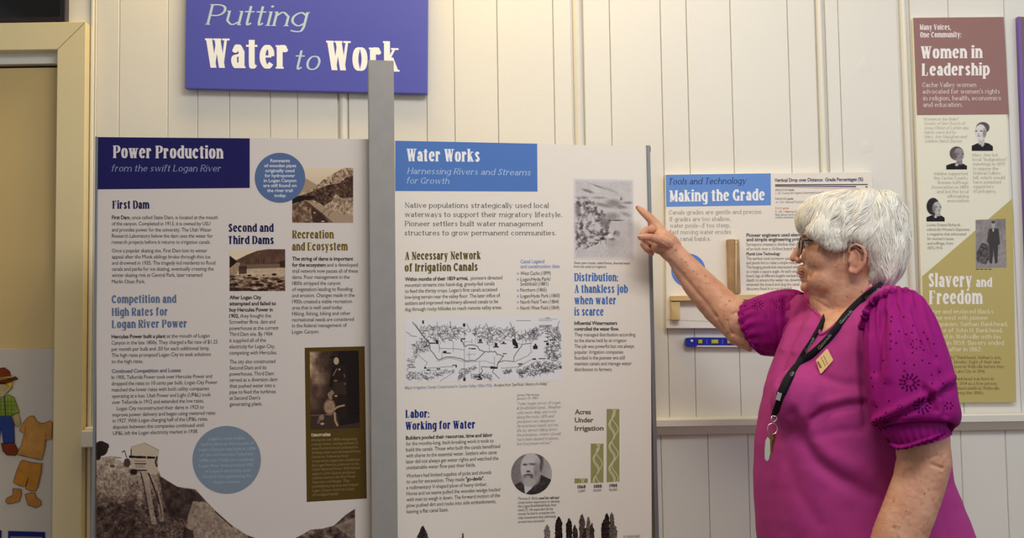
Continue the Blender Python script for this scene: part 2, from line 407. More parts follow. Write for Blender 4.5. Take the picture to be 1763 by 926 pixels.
class Cv:
    def __init__(s, x0, y0, x1, y1, ss, v=1.0):
        if ss < 1.8: ss *= 1.7
        s.b = (x0, y0, x1, y1); s.w = int((x1 - x0) * ss) + 1; s.h = int((y1 - y0) * ss) + 1
        s.X, s.Y = np.meshgrid(np.linspace(x0, x1, s.w), np.linspace(y0, y1, s.h)); s.px = 1.0 / ss
        s.v = np.full(s.X.shape, float(v)); s.m = np.ones(s.X.shape)
    def put(s, a, v, mask=False):
        s.v = s.v * (1 - a) + v * a
        if mask: s.m = np.maximum(s.m, a)
    def ell(s, cx, cy, rx, ry, v, soft=.15, rot=0.0, al=1.0, mask=False):
        c, n = math.cos(rot), math.sin(rot); dx = s.X - cx; dy = s.Y - cy
        d = np.sqrt(((dx * c + dy * n) / rx) ** 2 + ((-dx * n + dy * c) / ry) ** 2)
        s.put(np.clip((1 + soft / 2 - d) / soft, 0, 1) * al, v, mask)
    def pmask(s, pts):
        ins = np.zeros(s.X.shape, bool); n = len(pts)
        for i in range(n):
            (xa, ya), (xb, yb) = pts[i], pts[(i + 1) % n]
            if ya == yb: continue
            c = ((ya > s.Y) != (yb > s.Y)) & (s.X < (xb - xa) * (s.Y - ya) / (yb - ya) + xa)
            ins ^= c
        return ins.astype(float)
    def poly(s, pts, v, al=1.0, mask=False): s.put(s.pmask(pts) * al, v, mask)
    def line(s, pts, w, v, al=1.0, mask=False):
        A = np.zeros(s.X.shape)
        for (xa, ya), (xb, yb) in zip(pts[:-1], pts[1:]):
            i0 = np.searchsorted(s.X[0], min(xa, xb) - w - 1); i1 = np.searchsorted(s.X[0], max(xa, xb) + w + 1)
            j0 = np.searchsorted(s.Y[:, 0], min(ya, yb) - w - 1); j1 = np.searchsorted(s.Y[:, 0], max(ya, yb) + w + 1)
            if i1 <= i0 or j1 <= j0: continue
            X = s.X[j0:j1, i0:i1]; Y = s.Y[j0:j1, i0:i1]; dx, dy = xb - xa, yb - ya; L = dx * dx + dy * dy + 1e-9
            t = np.clip(((X - xa) * dx + (Y - ya) * dy) / L, 0, 1)
            d = np.hypot(X - xa - t * dx, Y - ya - t * dy)
            A[j0:j1, i0:i1] = np.maximum(A[j0:j1, i0:i1], np.clip((w / 2 + s.px / 2 - d) / s.px, 0, 1))
        s.put(A * al, v, mask)
    def noise(s, sc, amp, seed, m=None, o=4):
        n = (fbm(s.X, s.Y, sc, seed, o) - .5) * 2 * amp
        s.v = s.v + (n if m is None else n * m)

SEPIA = [(0, (22, 10, 8)), (.35, (92, 66, 52)), (.65, (165, 140, 115)), (1, (222, 206, 178))]
GREY = [(0, (28, 24, 26)), (.5, (128, 120, 120)), (1, (214, 210, 206))]
BROWN = [(0, (16, 8, 10)), (.4, (88, 68, 60)), (.7, (156, 138, 120)), (1, (206, 190, 166))]
def picture(bd, name, cv, tint, off=0.0005, quad=None, k=1.0, label=None):
    v = np.clip(cv.v, 0, 1); xs = [t[0] for t in tint]
    rgb = np.stack([np.interp(v, xs, [t[1][i] for t in tint]) for i in range(3)], -1)
    L = np.clip(lin(rgb) * KALB * k, 0, .92)
    x0, y0, x1, y1 = cv.b
    if quad is None: quad = [(x0, y0), (x1, y0), (x1, y1), (x0, y1)]
    u = (cv.X - x0) / (x1 - x0); w = (cv.Y - y0) / (y1 - y0); q = np.array(quad, float)
    PX = (1 - u) * (1 - w) * q[0, 0] + u * (1 - w) * q[1, 0] + u * w * q[2, 0] + (1 - u) * w * q[3, 0]
    PY = (1 - u) * (1 - w) * q[0, 1] + u * (1 - w) * q[1, 1] + u * w * q[2, 1] + (1 - u) * w * q[3, 1]
    pts = bd['plane'].hit(PX.ravel(), PY.ravel(), off)
    h, wd = cv.X.shape; idx = np.arange(h * wd).reshape(h, wd)
    fc = np.stack([idx[:-1, :-1], idx[1:, :-1], idx[1:, 1:], idx[:-1, 1:]], -1).reshape(-1, 4)
    mk = (cv.m[:-1, :-1] + cv.m[1:, 1:] > 0.99).ravel(); fc = fc[mk]
    me = bpy.data.meshes.new(name)
    me.vertices.add(len(pts)); me.vertices.foreach_set('co', pts.ravel())
    me.loops.add(fc.size); me.loops.foreach_set('vertex_index', fc.ravel().astype(np.int32))
    me.polygons.add(len(fc)); me.polygons.foreach_set('loop_start', (np.arange(len(fc)) * 4).astype(np.int32)); me.polygons.foreach_set('loop_total', np.full(len(fc), 4, np.int32))
    me.update(calc_edges=True)
    ca = me.color_attributes.new('Col', 'FLOAT_COLOR', 'POINT')
    A = np.ones((h * wd, 4)); A[:, :3] = L.reshape(-1, 3); ca.data.foreach_set('color', A.ravel())
    me.materials.append(vcol_mat())
    o = bpy.data.objects.new(name, me); COL.objects.link(o); o.parent = bd['o']
    o.matrix_parent_inverse = Matrix.Translation(-Vector(bd['o'].location))
    if label: o['label'] = label
    return o
# ============================================================ the room
WALL = Plane((0, 2.60, 0), (0, -1, 0))
m_wall = mat('painted_wood', (218, 213, 202), rough=.42, bump=.12, bscale=90, var=.03, vscale=3)
m_trim = mat('painted_trim', (216, 211, 198), rough=.38, bump=.08, bscale=60, var=.03, vscale=5)
m_floor = mat('floor_boards', (120, 84, 52), rough=.45, rgb2=(92, 62, 38), vscale=4)
m_ceil = mat('ceiling_paint', (225, 222, 212), rough=.8)
m_seam = mat('panel_gap', (190, 176, 136), rough=.9)

def wx(px, py, y=2.60): return P(px, py, y).x
def wz(px, py, y=2.60): return P(px, py, y).z

tag(bmobj('floor', box_bm(-2.6, 3.2, -1.6, 2.75, -.05, 0), m_floor), kind='structure')
for o in ():
    pass
tag(bmobj('ceiling', box_bm(-2.6, 3.2, -1.6, 2.75, 3.0, 3.05), m_ceil), kind='structure')
wall = tag(bmobj('wall_back', box_bm(-2.6, 3.2, 2.635, 2.72, 0, 3.0), m_seam), kind='structure')

RAIL_T, RAIL_M, RAIL_B = wz(1300, 716), wz(1300, 731), wz(1300, 745)

def plank(x0, x1, z0, z1, depth=0.0, name='plank', m=None):
    bm = box_bm(x0 + .0005, x1 - .0005, 2.60 + depth, 2.635, z0, z1)
    es = [e for e in bm.edges if all(abs(v.co.y - 2.60 - depth) < 1e-5 for v in e.verts) and abs(e.verts[0].co.x - e.verts[1].co.x) < 1e-5]
    bmesh.ops.bevel(bm, geom=es, offset=.0016, segments=1, affect='EDGES')
    return bmobj(name, bm, m or m_wall, wall)

def bead(xl, xr, z0, z1, proud=0.004):
    """half-round bead strip standing in the recess between two wall panels"""
    bmobj('bead_backing', box_bm(xl - .007, xr + .007, 2.609, 2.634, z0, z1), m_trim, wall)
    bm = bmesh.new(); n = 10; c = (xl + xr) / 2; r = (xr - xl) / 2
    ring = [(c - r, 2.634)] + [(c - r * math.cos(math.pi * i / n), 2.612 - (0.012 + proud) * math.sin(math.pi * i / n)) for i in range(n + 1)] + [(c + r, 2.634)]
    A = [bm.verts.new((x, y, z0)) for x, y in ring]; B = [bm.verts.new((x, y, z1)) for x, y in ring]
    for i in range(len(ring) - 1): bm.faces.new((A[i], A[i + 1], B[i + 1], B[i]))
    bm.faces.new(A[::-1]); bm.faces.new(B)
    return bmobj('bead_strip', bm, m_trim, wall, smooth=False)

# planks above the chair rail (groove positions read on the photograph), beads in the recesses
G = [(165.5, 204.5), (204.5, 288.5), (288.5, 340), (340, 395), (395, 465), (465, 512), (512, 581), 'b582,599', (600, 655), (655, 735), (735, 783), (783, 858),
     (858, 955), (955, 986), 'b988,1006', (1007, 1053), (1053, 1141), (1141, 1186), (1186, 1262), (1262, 1361), (1361, 1408), 'b1409.5,1424',
     (1426, 1449), (1449, 1551), 'b1555,1569', (1573, 1640), (1640, 1737), (1737, 1800), (1800, 1880), (1880, 1960), (1960, 2060), (2060, 2160), (2160, 2400)]
UP_T = 2.99
for g in G:
    if isinstance(g, str):
        a, b = [float(t) for t in g[1:].split(',')]; bead(wx(a, 200) + .0002, wx(b, 200) + .0004, RAIL_B, UP_T)
    else:
        plank(wx(g[0], 200), wx(g[1], 200), RAIL_B, UP_T)
# planks below the rail
low = [165.5, 215, 290, 365, 440, 500, 575, 650, 725, 790, 860, 930, 1000, 1070, 1140, 1221, 1290, 1362, 1436, 1510, 1584, 1658, 1735, 1810, 1890, 1970, 2060, 2150, 2240, 2400]
for a, b in zip(low[:-1], low[1:]): plank(wx(a, 850), wx(b, 850), 0.15, RAIL_B)
# chair rail with sloped underside
XL, XR = wx(157, 750), wx(2400, 740)
bm = bmesh.new()
prof = [(2.602, RAIL_B), (2.585, RAIL_B), (2.566, RAIL_M), (2.562, RAIL_M + .003), (2.562, RAIL_T - .004), (2.566, RAIL_T), (2.602, RAIL_T)]
A = [bm.verts.new((XL, y, z)) for y, z in prof]; B = [bm.verts.new((XR, y, z)) for y, z in prof]
for i in range(len(prof)):
    j = (i + 1) % len(prof); bm.faces.new((A[i], A[j], B[j], B[i]))
bm.faces.new(A[::-1]); bm.faces.new(B); bmesh.ops.recalc_face_normals(bm, faces=bm.faces[:])
tag(bmobj('trim_1', bm, m_trim), kind='structure')
tag(bmobj('baseboard_back', box_bm(wx(165, 850), XR, 2.58, 2.634, 0, .15, .004), m_trim), kind='structure')
# painted-over bumps on the smooth wide board
for (px, py, r_) in ((1489, 112, .022), (1492, 253, .020)):
    bm = bmesh.new(); bmesh.ops.create_icosphere(bm, subdivisions=3, radius=1.0)
    c = P(px, py, 2.6)
    for v in bm.verts:
        n_ = 1 + .25 * math.sin(5 * v.co.x + 3 * v.co.z)
        v.co = Vector((c.x + v.co.x * r_ * n_, 2.601 + v.co.y * .0018, c.z + v.co.z * r_ * 1.1 * n_))
    bmobj('paint_lump', bm, m_wall, wall, smooth=True)
# strips between the doorway casing and the first panel
XC = wx(149, 400, 2.57)
z3 = 2.99
bmobj('edge_moulding', box_bm(wx(147, 400), wx(153, 400), 2.602, 2.634, 0, z3, .002), m_trim, wall)
bmobj('edge_moulding', box_bm(wx(154.5, 400), wx(160.5, 400), 2.592, 2.634, 0, z3, .003), m_trim, wall)
bmobj('edge_moulding', box_bm(wx(161, 400), wx(164.2, 400), 2.598, 2.634, 0, z3, .0015), m_trim, wall)
bmobj('rail_end_block', box_bm(wx(140, 750, 2.56) , wx(163.5, 750, 2.56), 2.556, 2.6, wz(148, 770, 2.56), wz(148, 741, 2.56), .003), m_trim, wall)

# doorway: mitred casing, head stop, door leaf
m_case = mat('warm_lit_casing', (214, 200, 158), rough=.4, bump=.08, bscale=60, var=.03, vscale=5)  # trim paint made yellower: warm light put into the colour
zc_o, zc_i = wz(60, 38.5, 2.568), wz(60, 85.5, 2.568)
def prism(name, pts, y0, y1, m, parent=None, kind=None):
    bm = bmesh.new(); A = [bm.verts.new((x, y0, z)) for x, z in pts]; B = [bm.verts.new((x, y1, z)) for x, z in pts]
    bm.faces.new(A); bm.faces.new(B[::-1])
    for i in range(len(pts)):
        j = (i + 1) % len(pts); bm.faces.new((A[i], B[i], B[j], A[j]))
    bmesh.ops.recalc_face_normals(bm, faces=bm.faces[:])
    bmesh.ops.bevel(bm, geom=bm.edges[:], offset=.0012, segments=1, affect='EDGES')
    o = bmobj(name, bm, m, parent)
    if kind: tag(o, kind=kind)
    return o
x_o, x_i = wx(147.5, 45, 2.568), wx(98.5, 90, 2.568)
XLL = x_o - 1.35
prism('trim_2', [(XLL, zc_o), (x_o - .001, zc_o), (x_i - .001, zc_i), (XLL + (x_o - x_i), zc_i)], 2.568, 2.634, m_case, kind='structure')
prism('trim_3', [(x_o, zc_o - .001), (x_o, 0), (x_i, 0), (x_i, zc_i - .001)], 2.568, 2.634, m_case, kind='structure')
prism('trim_4', [(XLL, zc_o - .001), (XLL + (x_o - x_i), zc_i), (XLL + (x_o - x_i), 0), (XLL, 0)], 2.568, 2.634, m_case, kind='structure')
zs0, zs1 = wz(60, 91, 2.60), wz(60, 110, 2.60)
tag(bmobj('trim_5', box_bm(XLL + .07, x_i, 2.598, 2.634, zs1, zc_i + .01, .001), m_trim), kind='structure')
m_door = mat('warm_lit_door', (200, 174, 116), rough=.4, bump=.08, bscale=50, var=.04, vscale=4)  # beige door yellowed further, warm light included in its base colour
door = tag(bmobj('door_1', box_bm(XLL + .075, x_i - .002, 2.612, 2.634, .01, wz(60, 116.5, 2.612), .001), m_door), kind='structure')
bmobj('door_gap_shade', box_bm(XLL + .075, x_i - .002, 2.626, 2.6345, wz(60, 118, 2.612), zs1 + .001), mat('gap_shade_black', (10, 8, 8), rough=.8, spec=.1), door)  # black strip stands in for the shade in the gap above the door
bm = bmesh.new(); bmesh.ops.create_uvsphere(bm, u_segments=20, v_segments=12, radius=.028)
for v in bm.verts: v.co = Vector((XLL + .16 + v.co.x, 2.57 + v.co.y * .8, 1.0 + v.co.z))
bmobj('door_handle', bm, mat('brass', (190, 150, 70), rough=.3, metal=1), door, True)
# dark framed transom pane over the door
TP = 2.575
zt = wz(60, 37.5, TP)
win = empty('window_1', (x_o - .7, 2.6, zt)); tag(win, kind='structure')
m_blk = mat('dark_frame', (26, 12, 18), rough=.3, coat=.3)
xw1 = wx(112, 20, TP); xw0 = XLL + .1
bmobj('window_pane', box_bm(xw0 + .03, xw1 - .012, 2.59, 2.6, zt + .012, zt + .42), mat('dark_glass', (4, 3, 5), rough=.08, spec=.6), win)
bmobj('window_frame', box_bm(xw1 - .013, xw1, TP, 2.6, zt, zt + .45, .002), m_blk, win)
bmobj('window_frame', box_bm(xw0, xw0 + .03, TP, 2.6, zt, zt + .45, .002), m_blk, win)
bmobj('window_frame', box_bm(xw0 + .03, xw1 - .013, TP, 2.6, zt, zt + .013, .002), m_blk, win)
bmobj('window_frame', box_bm(xw0 + .03, xw1 - .013, TP, 2.6, zt + .42, zt + .45, .002), m_blk, win)
# wall skin around the transom
bmobj('plank', box_bm(XLL, x_o - .001, 2.60, 2.634, zc_o - .02, z3, .001), m_wall, wall)
bmobj('plank', box_bm(-2.6, XLL, 2.60, 2.634, 0, z3, .001), m_wall, wall)

# white magnet board on the door with the paper doll pieces
DP = Plane((0, 2.606, 0), (0, -1, 0))
mb = slab('magnet_board', DP, [(-90, 600), (93, 600), (93, 1100), (-90, 1100)], .006, mat('magnet_board_face', (186, 178, 166), rough=.45), bev=.0008)
tag(mb, 'white magnet board fixed to the cream door at the left edge, holding paper doll pieces', 'board')
MB = {'o': mb, 'plane': DP}
DD = Plane((0, 2.6035, 0), (0, -1, 0))
def cut(name, label, cat, outline, rgb, edge, off=0.0, parent=None, group=None):
    o = slab(name, DD, outline, .0022, mat('card_%d_%d_%d' % tuple(rgb), rgb, rough=.6, var=.22, vscale=40, spec=.2), parent, off=off)
    if label: tag(o, label, cat, group)
    p = list(outline) + [outline[0]]
    lines_part('outline', DD, [p], .9, edge, o if parent is None else parent, off=off + .0004)
    return o
TAN, TE = (186, 134, 66), (92, 52, 22)
shirt = cut('paper_shirt', 'tan short sleeved paper shirt lying tilted beside the hatted paper doll', 'paper clothes',
    [(52, 716), (58, 716), (63, 725), (70, 729), (78, 728), (85, 724), (90, 727), (89, 756), (79, 757), (78, 768), (72, 792), (60, 789), (40, 785), (29, 782), (37, 765), (42, 746), (33, 741), (40, 728), (46, 720)], TAN, TE)
for s_ in ([(30, 781), (50, 787), (71, 792)], [(79, 744), (78, 757), (75, 770)], [(44, 733), (43, 745)]): lines_part('stitching', DD, [s_], .8, (120, 74, 34), shirt, .0006)
shorts = cut('paper_trousers', 'tan fringed paper trousers below the tan paper shirt', 'paper clothes',
    [(38, 792), (55, 796), (71, 798), (71, 814), (66, 832), (62, 845), (52, 845), (44, 841), (49, 822), (43, 838), (34, 836), (23, 830), (28, 812), (35, 795)], (180, 122, 44), TE)
lines_part('fringe', DD, [[(x + (.8 if i % 2 else -.8), 797 + i * 2.2)] + [(x + 2.6, 798 + i * 2.2)] for i, x in enumerate(np.linspace(72, 64, 20))], .8, (130, 84, 30), shorts, .0006)
cut('paper_moccasin', 'tan paper moccasin on the left, below the tan paper trousers', 'paper shoe',
    [(22, 841), (36, 842), (37, 852), (33, 863), (22, 866), (13, 867), (9, 862), (12, 857), (22, 852)], (172, 120, 56), TE, group='paper moccasins')
cut('paper_moccasin', 'tan paper moccasin on the right, toe pointing down right below the paper trousers', 'paper shoe',
    [(43, 851), (53, 848), (60, 848), (62, 856), (70, 862), (71, 869), (62, 874), (48, 869), (46, 862)], (172, 120, 56), TE, group='paper moccasins')
doll = empty('paper_doll', P(0, 780, 2.6035)); tag(doll, 'paper doll with brown brimmed hat, green plaid shirt and blue overalls at the left edge', 'paper doll')
def dcut(name, outline, rgb, edge, off): return cut(name, None, None, outline, rgb, edge, off, doll)
dcut('legs', [(-24, 716), (23, 714), (25, 762), (6, 764), (2, 735), (-2, 764), (-24, 764)], (34, 58, 122), (14, 20, 52), 0)
dcut('boot', [(2, 763), (24, 762), (31, 774), (27, 784), (12, 783), (5, 776)], (112, 44, 18), (48, 16, 8), .0003)
dcut('boot', [(-24, 763), (-2, 763), (-4, 780), (-20, 784), (-30, 774)], (112, 44, 18), (48, 16, 8), .0003)
dcut('hand', [(20, 714), (32, 711), (36, 727), (32, 735), (26, 732), (22, 722)], (166, 150, 104), (96, 78, 44), .0001)
dcut('shirt', [(-16, 680), (2, 688), (14, 679), (24, 684), (30, 700), (33, 709), (20, 716), (-22, 716), (-24, 690)], (128, 146, 52), (58, 74, 20), .0004)
lines_part('plaid', DD, [[(a, 684), (a + 1, 715)] for a in (-18, -12, -5, 1, 7, 13, 19)] + [[(-22, b), (28, b)] for b in (691, 698, 705, 711)], .8, (78, 96, 34), doll, .001)
lines_part('brace', DD, [[(8, 682), (10, 716)], [(-10, 682), (-9, 716)]], 1.6, (44, 60, 70), doll, .0012)
dcut('face', [(-14, 660), (21, 658), (20, 668), (12, 676), (4, 684), (-6, 680), (-14, 672)], (176, 160, 112), (90, 70, 40), .0002)
dcut('hair', [(8, 660), (22, 656), (21, 668), (14, 664)], (196, 166, 44), (120, 90, 20), .0005)
dcut('hat_brim', [(-22, 660), (10, 661), (22, 655), (31, 652), (26, 648), (18, 652), (-20, 652)], (96, 34, 14), (44, 12, 8), .0006)
dcut('hat_crown', [(-18, 653), (-14, 640), (-4, 634), (8, 633), (16, 639), (20, 651)], (116, 48, 18), (44, 12, 8), .0007)
lines_part('hat_band', DD, [[(-18, 651), (0, 652), (20, 649)]], 4, (150, 146, 50), doll, .0011)
for (lab, q) in (('blue bordered picture card under the paper moccasins, cut by the photo bottom', [(14, 914), (77, 916), (77, 990), (14, 990)]),
                 ('blue bordered picture card at the far left bottom corner of the magnet board', [(-60, 912), (2, 913), (2, 990), (-60, 990)])):
    c = slab('picture_card', DD, q, .0015, ink((30, 34, 110))); tag(c, lab, 'card', 'blue bordered cards')
    flat('card_picture', DD, [(q[0][0] + 4, q[0][1] + 9), (q[1][0] - 4, q[1][1] + 8), (q[2][0] - 4, q[2][1] - 6), (q[3][0] + 4, q[3][1] - 6)], (120, 112, 108), c, .0004)

# ============================================================ sign on the wall
SP = Plane((0, 2.572, 0), (0, -1, 0))
sign = slab('title_sign', SP, [(321, -62), (737, -64), (735.7, 161.2), (318.3, 152)], .02, mat('sign_blue', (80, 84, 172), rough=.35, spec=.4), bev=.0015)
tag(sign, 'large violet blue sign reading Putting Water to Work, high on the planked wall', 'sign')
SG = {'o': sign, 'plane': SP}
text(SG, 'lettering', 'title', (178, 196, 208), 35.5, [('Putting', 353, 42.5, 534, 46)])
text(SG, 'lettering', 'head', (248, 240, 238), 50.5, [('Water', 353, 116.5, 496, 118.5)])
text(SG, 'lettering', 'head', (248, 240, 238), 50.5, [('Work', 561.5, 120.5, 688, 123.5)])
text(SG, 'lettering', 'title', (178, 200, 216), 35.5, [('to', 509, 120, 552, 121)])

# ============================================================ free-standing display boards
A0 = P(165, 600, 2.18); B0 = P(1125, 600, 2.42)
dv = Vector((B0.x - A0.x, B0.y - A0.y, 0)).normalized(); nb = Vector((dv.y, -dv.x, 0))
BP = Plane(A0, nb)
LB = slab('display_board', BP, [(166, 235.5), (637, 239.5), (637, 1420), (166, 1420)], .008, mat('board_print_grey', (204, 195, 188), rough=.55, spec=.25, bump=.05, bscale=300))
tag(LB, 'left display board titled Power Production with greyish ground and sepia photos', 'display board', 'display boards on the stand')
L = {'o': LB, 'plane': BP}
RB = slab('display_board', BP, [(680, 241.8), (1119, 252.5), (1124.5, 1420), (680, 1420)], .008, mat('board_print_white', (226, 218, 206), rough=.5, spec=.3, bump=.05, bscale=300))
tag(RB, 'right display board titled Water Works with white ground, canal map and pale photo', 'display board', 'display boards on the stand')
R = {'o': RB, 'plane': BP}
m_alu = mat('grey_aluminium', (130, 133, 135), rough=.38, metal=.5, var=.06, vscale=12)
def strip(name, px0, px1, ptop, parent, depth=.03, front=.004):
    """upright metal channel on the board line, from the floor up"""
    a = BP.hit([px0, px1], [600, 600], front); top = BP.hit([px0], [ptop], front)[0][2]
    bm = bmesh.new(); n = BP.n
    pts = [a[0], a[1], a[1] - n * depth, a[0] - n * depth]
    A = [bm.verts.new((p[0], p[1], 0.0)) for p in pts]; B = [bm.verts.new((p[0], p[1], top)) for p in pts]
    bm.faces.new(A); bm.faces.new(B)
    for i in range(4):
        j = (i + 1) % 4; bm.faces.new((A[i], A[j], B[j], B[i]))
    bmesh.ops.recalc_face_normals(bm, faces=bm.faces[:]); bmesh.ops.bevel(bm, geom=bm.edges[:], offset=.001, segments=1, affect='EDGES')
    return bmobj(name, bm, m_alu, parent)
strip('edge_channel', 161.5, 166, 235, LB)
strip('edge_channel', 1120.5, 1126.5, 250.5, RB)
a = BP.hit([1095, 1119.6], [252, 252.7], .001)
slab('corner_guard', BP, [(1113, 252.2), (1119.5, 252.5), (1119.6, 262)], .002, mat('black_plastic', (20, 18, 20), rough=.5), RB, off=.0022)
# square post in front of the joint
q0 = BP.hit([636.5, 680], [600, 600], 0.0); ptop = BP.hit([658], [110.5], 0.03)[0][2]
bm = bmesh.new(); n = BP.n
fr = .035
f0 = BP.hit([636.3, 680.2], [600, 600], fr)
pts = [f0[0], f0[1], f0[1] - n * .0335, f0[0] - n * .0335]
A = [bm.verts.new((p[0], p[1], 0)) for p in pts]; B = [bm.verts.new((p[0], p[1], ptop)) for p in pts]
bm.faces.new(A); bm.faces.new(B)
for i in range(4):
    j = (i + 1) % 4; bm.faces.new((A[i], A[j], B[j], B[i]))
bmesh.ops.recalc_face_normals(bm, faces=bm.faces[:]); bmesh.ops.bevel(bm, geom=bm.edges[:], offset=.0012, segments=2, affect='EDGES')
bmesh.ops.translate(bm, verts=bm.verts[:], vec=(0,0,0))
post = bmobj('support_post', bm, mat('post_grey', (146, 142, 138), rough=.45, bump=.15, bscale=400, var=.06, vscale=30))
tag(post, 'grey square metal post standing between the two display boards in front of the sign', 'post')
c = (f0[0] + f0[1]) / 2 - n * .025
bmobj('base_plate', box_bm(c[0] - .14, c[0] + .14, c[1] - .14, c[1] + .14, 0, .012, .003), m_alu, post)
# ---- left board
K = (24, 20, 26); SL = (92, 108, 140); NAVY = (34, 34, 74); OLV = (108, 88, 24)
flat('title_block', BP, [(166.5, 236), (430, 238.2), (430, 323.6), (165.5, 326)], (33, 32, 84), LB)
text(L, 'heading', 'head', (208, 200, 200), 21.5, [('Power Production', 194.5, 272, 385, 273)])
text(L, 'subtitle', 'serifi', (140, 146, 176), 11.2, [('from the swift Logan River', 192, 295, 380.5, 295.2)])
text(L, 'heading', 'head', NAVY, 13.8, [('First Dam', 193.5, 359.3, 257.5, 359.2)])
block(L, 'paragraph', 'sans', K, 6.4, 192.6, [377.3, 388, 398.5, 409, 419.6], (0, 0), [375, 362.5, 364.3, 366.5, 362.5],
      ['|First Dam|, once called State Dam, is located at the mouth', 'of the canyon. Completed in 1913, it is owned by USU', 'and provides power for the university. The Utah Water', 'Research Laboratory below the dam uses the water for', 'research projects before it returns to irrigation canals.'])
block(L, 'paragraph', 'sans', K, 6.4, 192.6, [434.4, 445, 455.6, 466, 476.7, 487.8], (0, -.004), [357, 362, 370.7, 368, 348, 250],
      ['Once a popular skating site, First Dam lost its winter', 'appeal after the Munk siblings broke through thin ice', 'and drowned in 1935. The tragedy led residents to flood', 'canals and parks for ice skating, eventually creating the', 'winter skating rink at Central Park, later renamed', 'Merlin Olsen Park.'])
block(L, 'heading', 'head', SL, 13.6, 192.3, [521.8, 543.8, 564.8], (-.006, -.01), [304, 288.8, 322], ['Competition and', 'High Rates for', 'Logan River Power'])
block(L, 'paragraph', 'sans', K, 6.4, 192.2, [582.4, 593.2, 604, 614.5, 625.3], (-.01, -.012), [361, 374.5, 361, 363, 246.6],
      ['|Hercules Power built a plant| at the mouth of Logan', 'Canyon in the late 1800s. They charged a flat rate of $1.25', 'per month per bulb and .50 for each additional lamp.', 'The high rates prompted Logan City to seek solutions', 'to the high rates.'])
text(L, 'subheading', 'bold', (86, 92, 112), 6.4, [('Continued Competition and Losses', 192.3, 641.8, 311.6, 640.2)])
block(L, 'paragraph', 'sans', K, 6.4, [192.2, 192.3, 192.5, 192.8, 193, 201, 193.6, 194, 194.3, 194.6], [652.5, 663.2, 674, 684.8, 695.4, 706.2, 717, 727.3, 738, 748.8], (-.012, -.024),
      [365, 374.5, 360, 363, 351, 351, 370.7, 358, 351, 340.7],
      ['In 1905, Telluride Power took over Hercules Power and', 'dropped the rates to 10 cents per bulb. Logan City Power', 'matched the lower rates with both utility companies', 'operating at a loss. Utah Power and Light (UP&L) took', 'over Telluride in 1912 and extended the low rates.', 'Logan City reconstructed their dams in 1923 to', 'improve power delivery and began using metered rates', 'in 1927. With Logan charging half of the UP&L rates,', 'disputes between the companies continued until', 'UP&L left the Logan electricity market in 1938.'])
block(L, 'heading', 'head', NAVY, 13.8, 393.6, [399, 420], (0, 0), [471.5, 471.5], ['Second and', 'Third Dams'])
block(L, 'paragraph', 'sans', K, 6.5, 395, [515, 525.6, 536.2, 546.8, 557.2, 568, 578.3, 589, 599.7, 610.4], (-.004, -.01), [450, 475.5, 469.7, 467, 474, 479.4, 469, 458, 473.5, 477],
      ['|After Logan City', '|attempted and failed to', '|buy Hercules Power in', '|1902,| they bought the', 'Scrowther Bros. dam and', 'powerhouse at the current', 'Third Dam site. By 1904', 'it supplied all of the', 'electricity for Logan City,', 'competing with Hercules.'])
block(L, 'paragraph', 'sans', K, 6.5, 395.3, [625.8, 636.2, 646.7, 657, 667.4, 677.9, 688.3, 698.8], (-.012, -.016), [474, 459, 471.5, 477.3, 473.5, 474.6, 448, 451.5],
      ['The city also constructed', 'Second Dam and its', 'powerhouse. Third Dam', 'served as a diversion dam', 'that pushed water into a', 'pipe to feed the turbines', "at Second Dam's", 'generating plant.'])
block(L, 'heading', 'head', OLV, 13.8, 503, [410.4, 431.2], (0, -.004), [575, 599], ['Recreation', 'and Ecosystem'])
block(L, 'paragraph', 'sans', K, 6.4, 503, [448.3, 458.9, 469.5, 480, 490.6, 501, 511.6, 522.2, 532.6, 543, 553.4, 563.6, 574.2], (0, -.012),
      [608, 616, 616, 602, 586, 607, 610.4, 606, 590, 603.7, 609, 597, 549.5],
      ['|The string of dams is important', '|for the ecosystem| and a developed', 'trail network now passes all of these', 'dams. Poor management in the', '1800s stripped the canyon', 'of vegetation leading to flooding', 'and erosion. Changes made in the', '1900s created a viable recreation', 'area that is well used today.', 'Hiking, fishing, biking and other', 'recreational needs are considered', 'in the federal management of', 'Logan Canyon.'])
flat('caption_disc', BP, disc(482, 306, 43.5, 43), (84, 104, 142), LB, .0009)
cs = [(240, 335, 'Remnants'), (210, 365, 'of wooden pipes'), (215, 357, 'originally used'), (213, 360, 'for hydropower'), (208, 366, 'in Logan Canyon'), (206, 367, 'are still found on'), (224, 348, 'the river trail'), (258, 318, 'today.')]
text(L, 'caption', 'bold', (196, 200, 210), 5.6, [(t, 380 + a / 2.808, 279.2 + i * 8.55, 380 + b / 2.808, 279.2 + i * 8.55) for i, (a, b, t) in enumerate(cs)], off=.0013)
flat('caption_disc', BP, disc(390.3, 791.5, 59, 58.5), (118, 132, 146), LB, .0009)
cs = [(359, 421, "Logan's most visible"), (346, 437, 'hydro plant at the mouth of'), (342, 440, 'Logan Canyon was built in 1896'), (345, 436, 'on the old Hercules/Telluride/'), (344, 437, 'UP&L site. Today the combined'), (343, 436, 'Logan River dams produce 10%'), (352, 432, "of Logan's electricity with"), (350, 433, 'Second Dam generating the'), (368, 414, 'largest amount.')]
text(L, 'caption', 'sans', (160, 168, 174), 5.0, [(t, a, 757.5 + i * 9.3, b, 757.5 + i * 9.3 - (b - a) * .02) for i, (a, b, t) in enumerate(cs)], off=.0013)
flat('conservation_block', BP, [(524.5, 598.5), (627.8, 596), (631.5, 858), (528, 864)], (82, 64, 26), LB, .0003)
text(L, 'subheading', 'head', (206, 196, 170), 5.6, [('Conservation', 536, 751.5, 569, 750.5)])
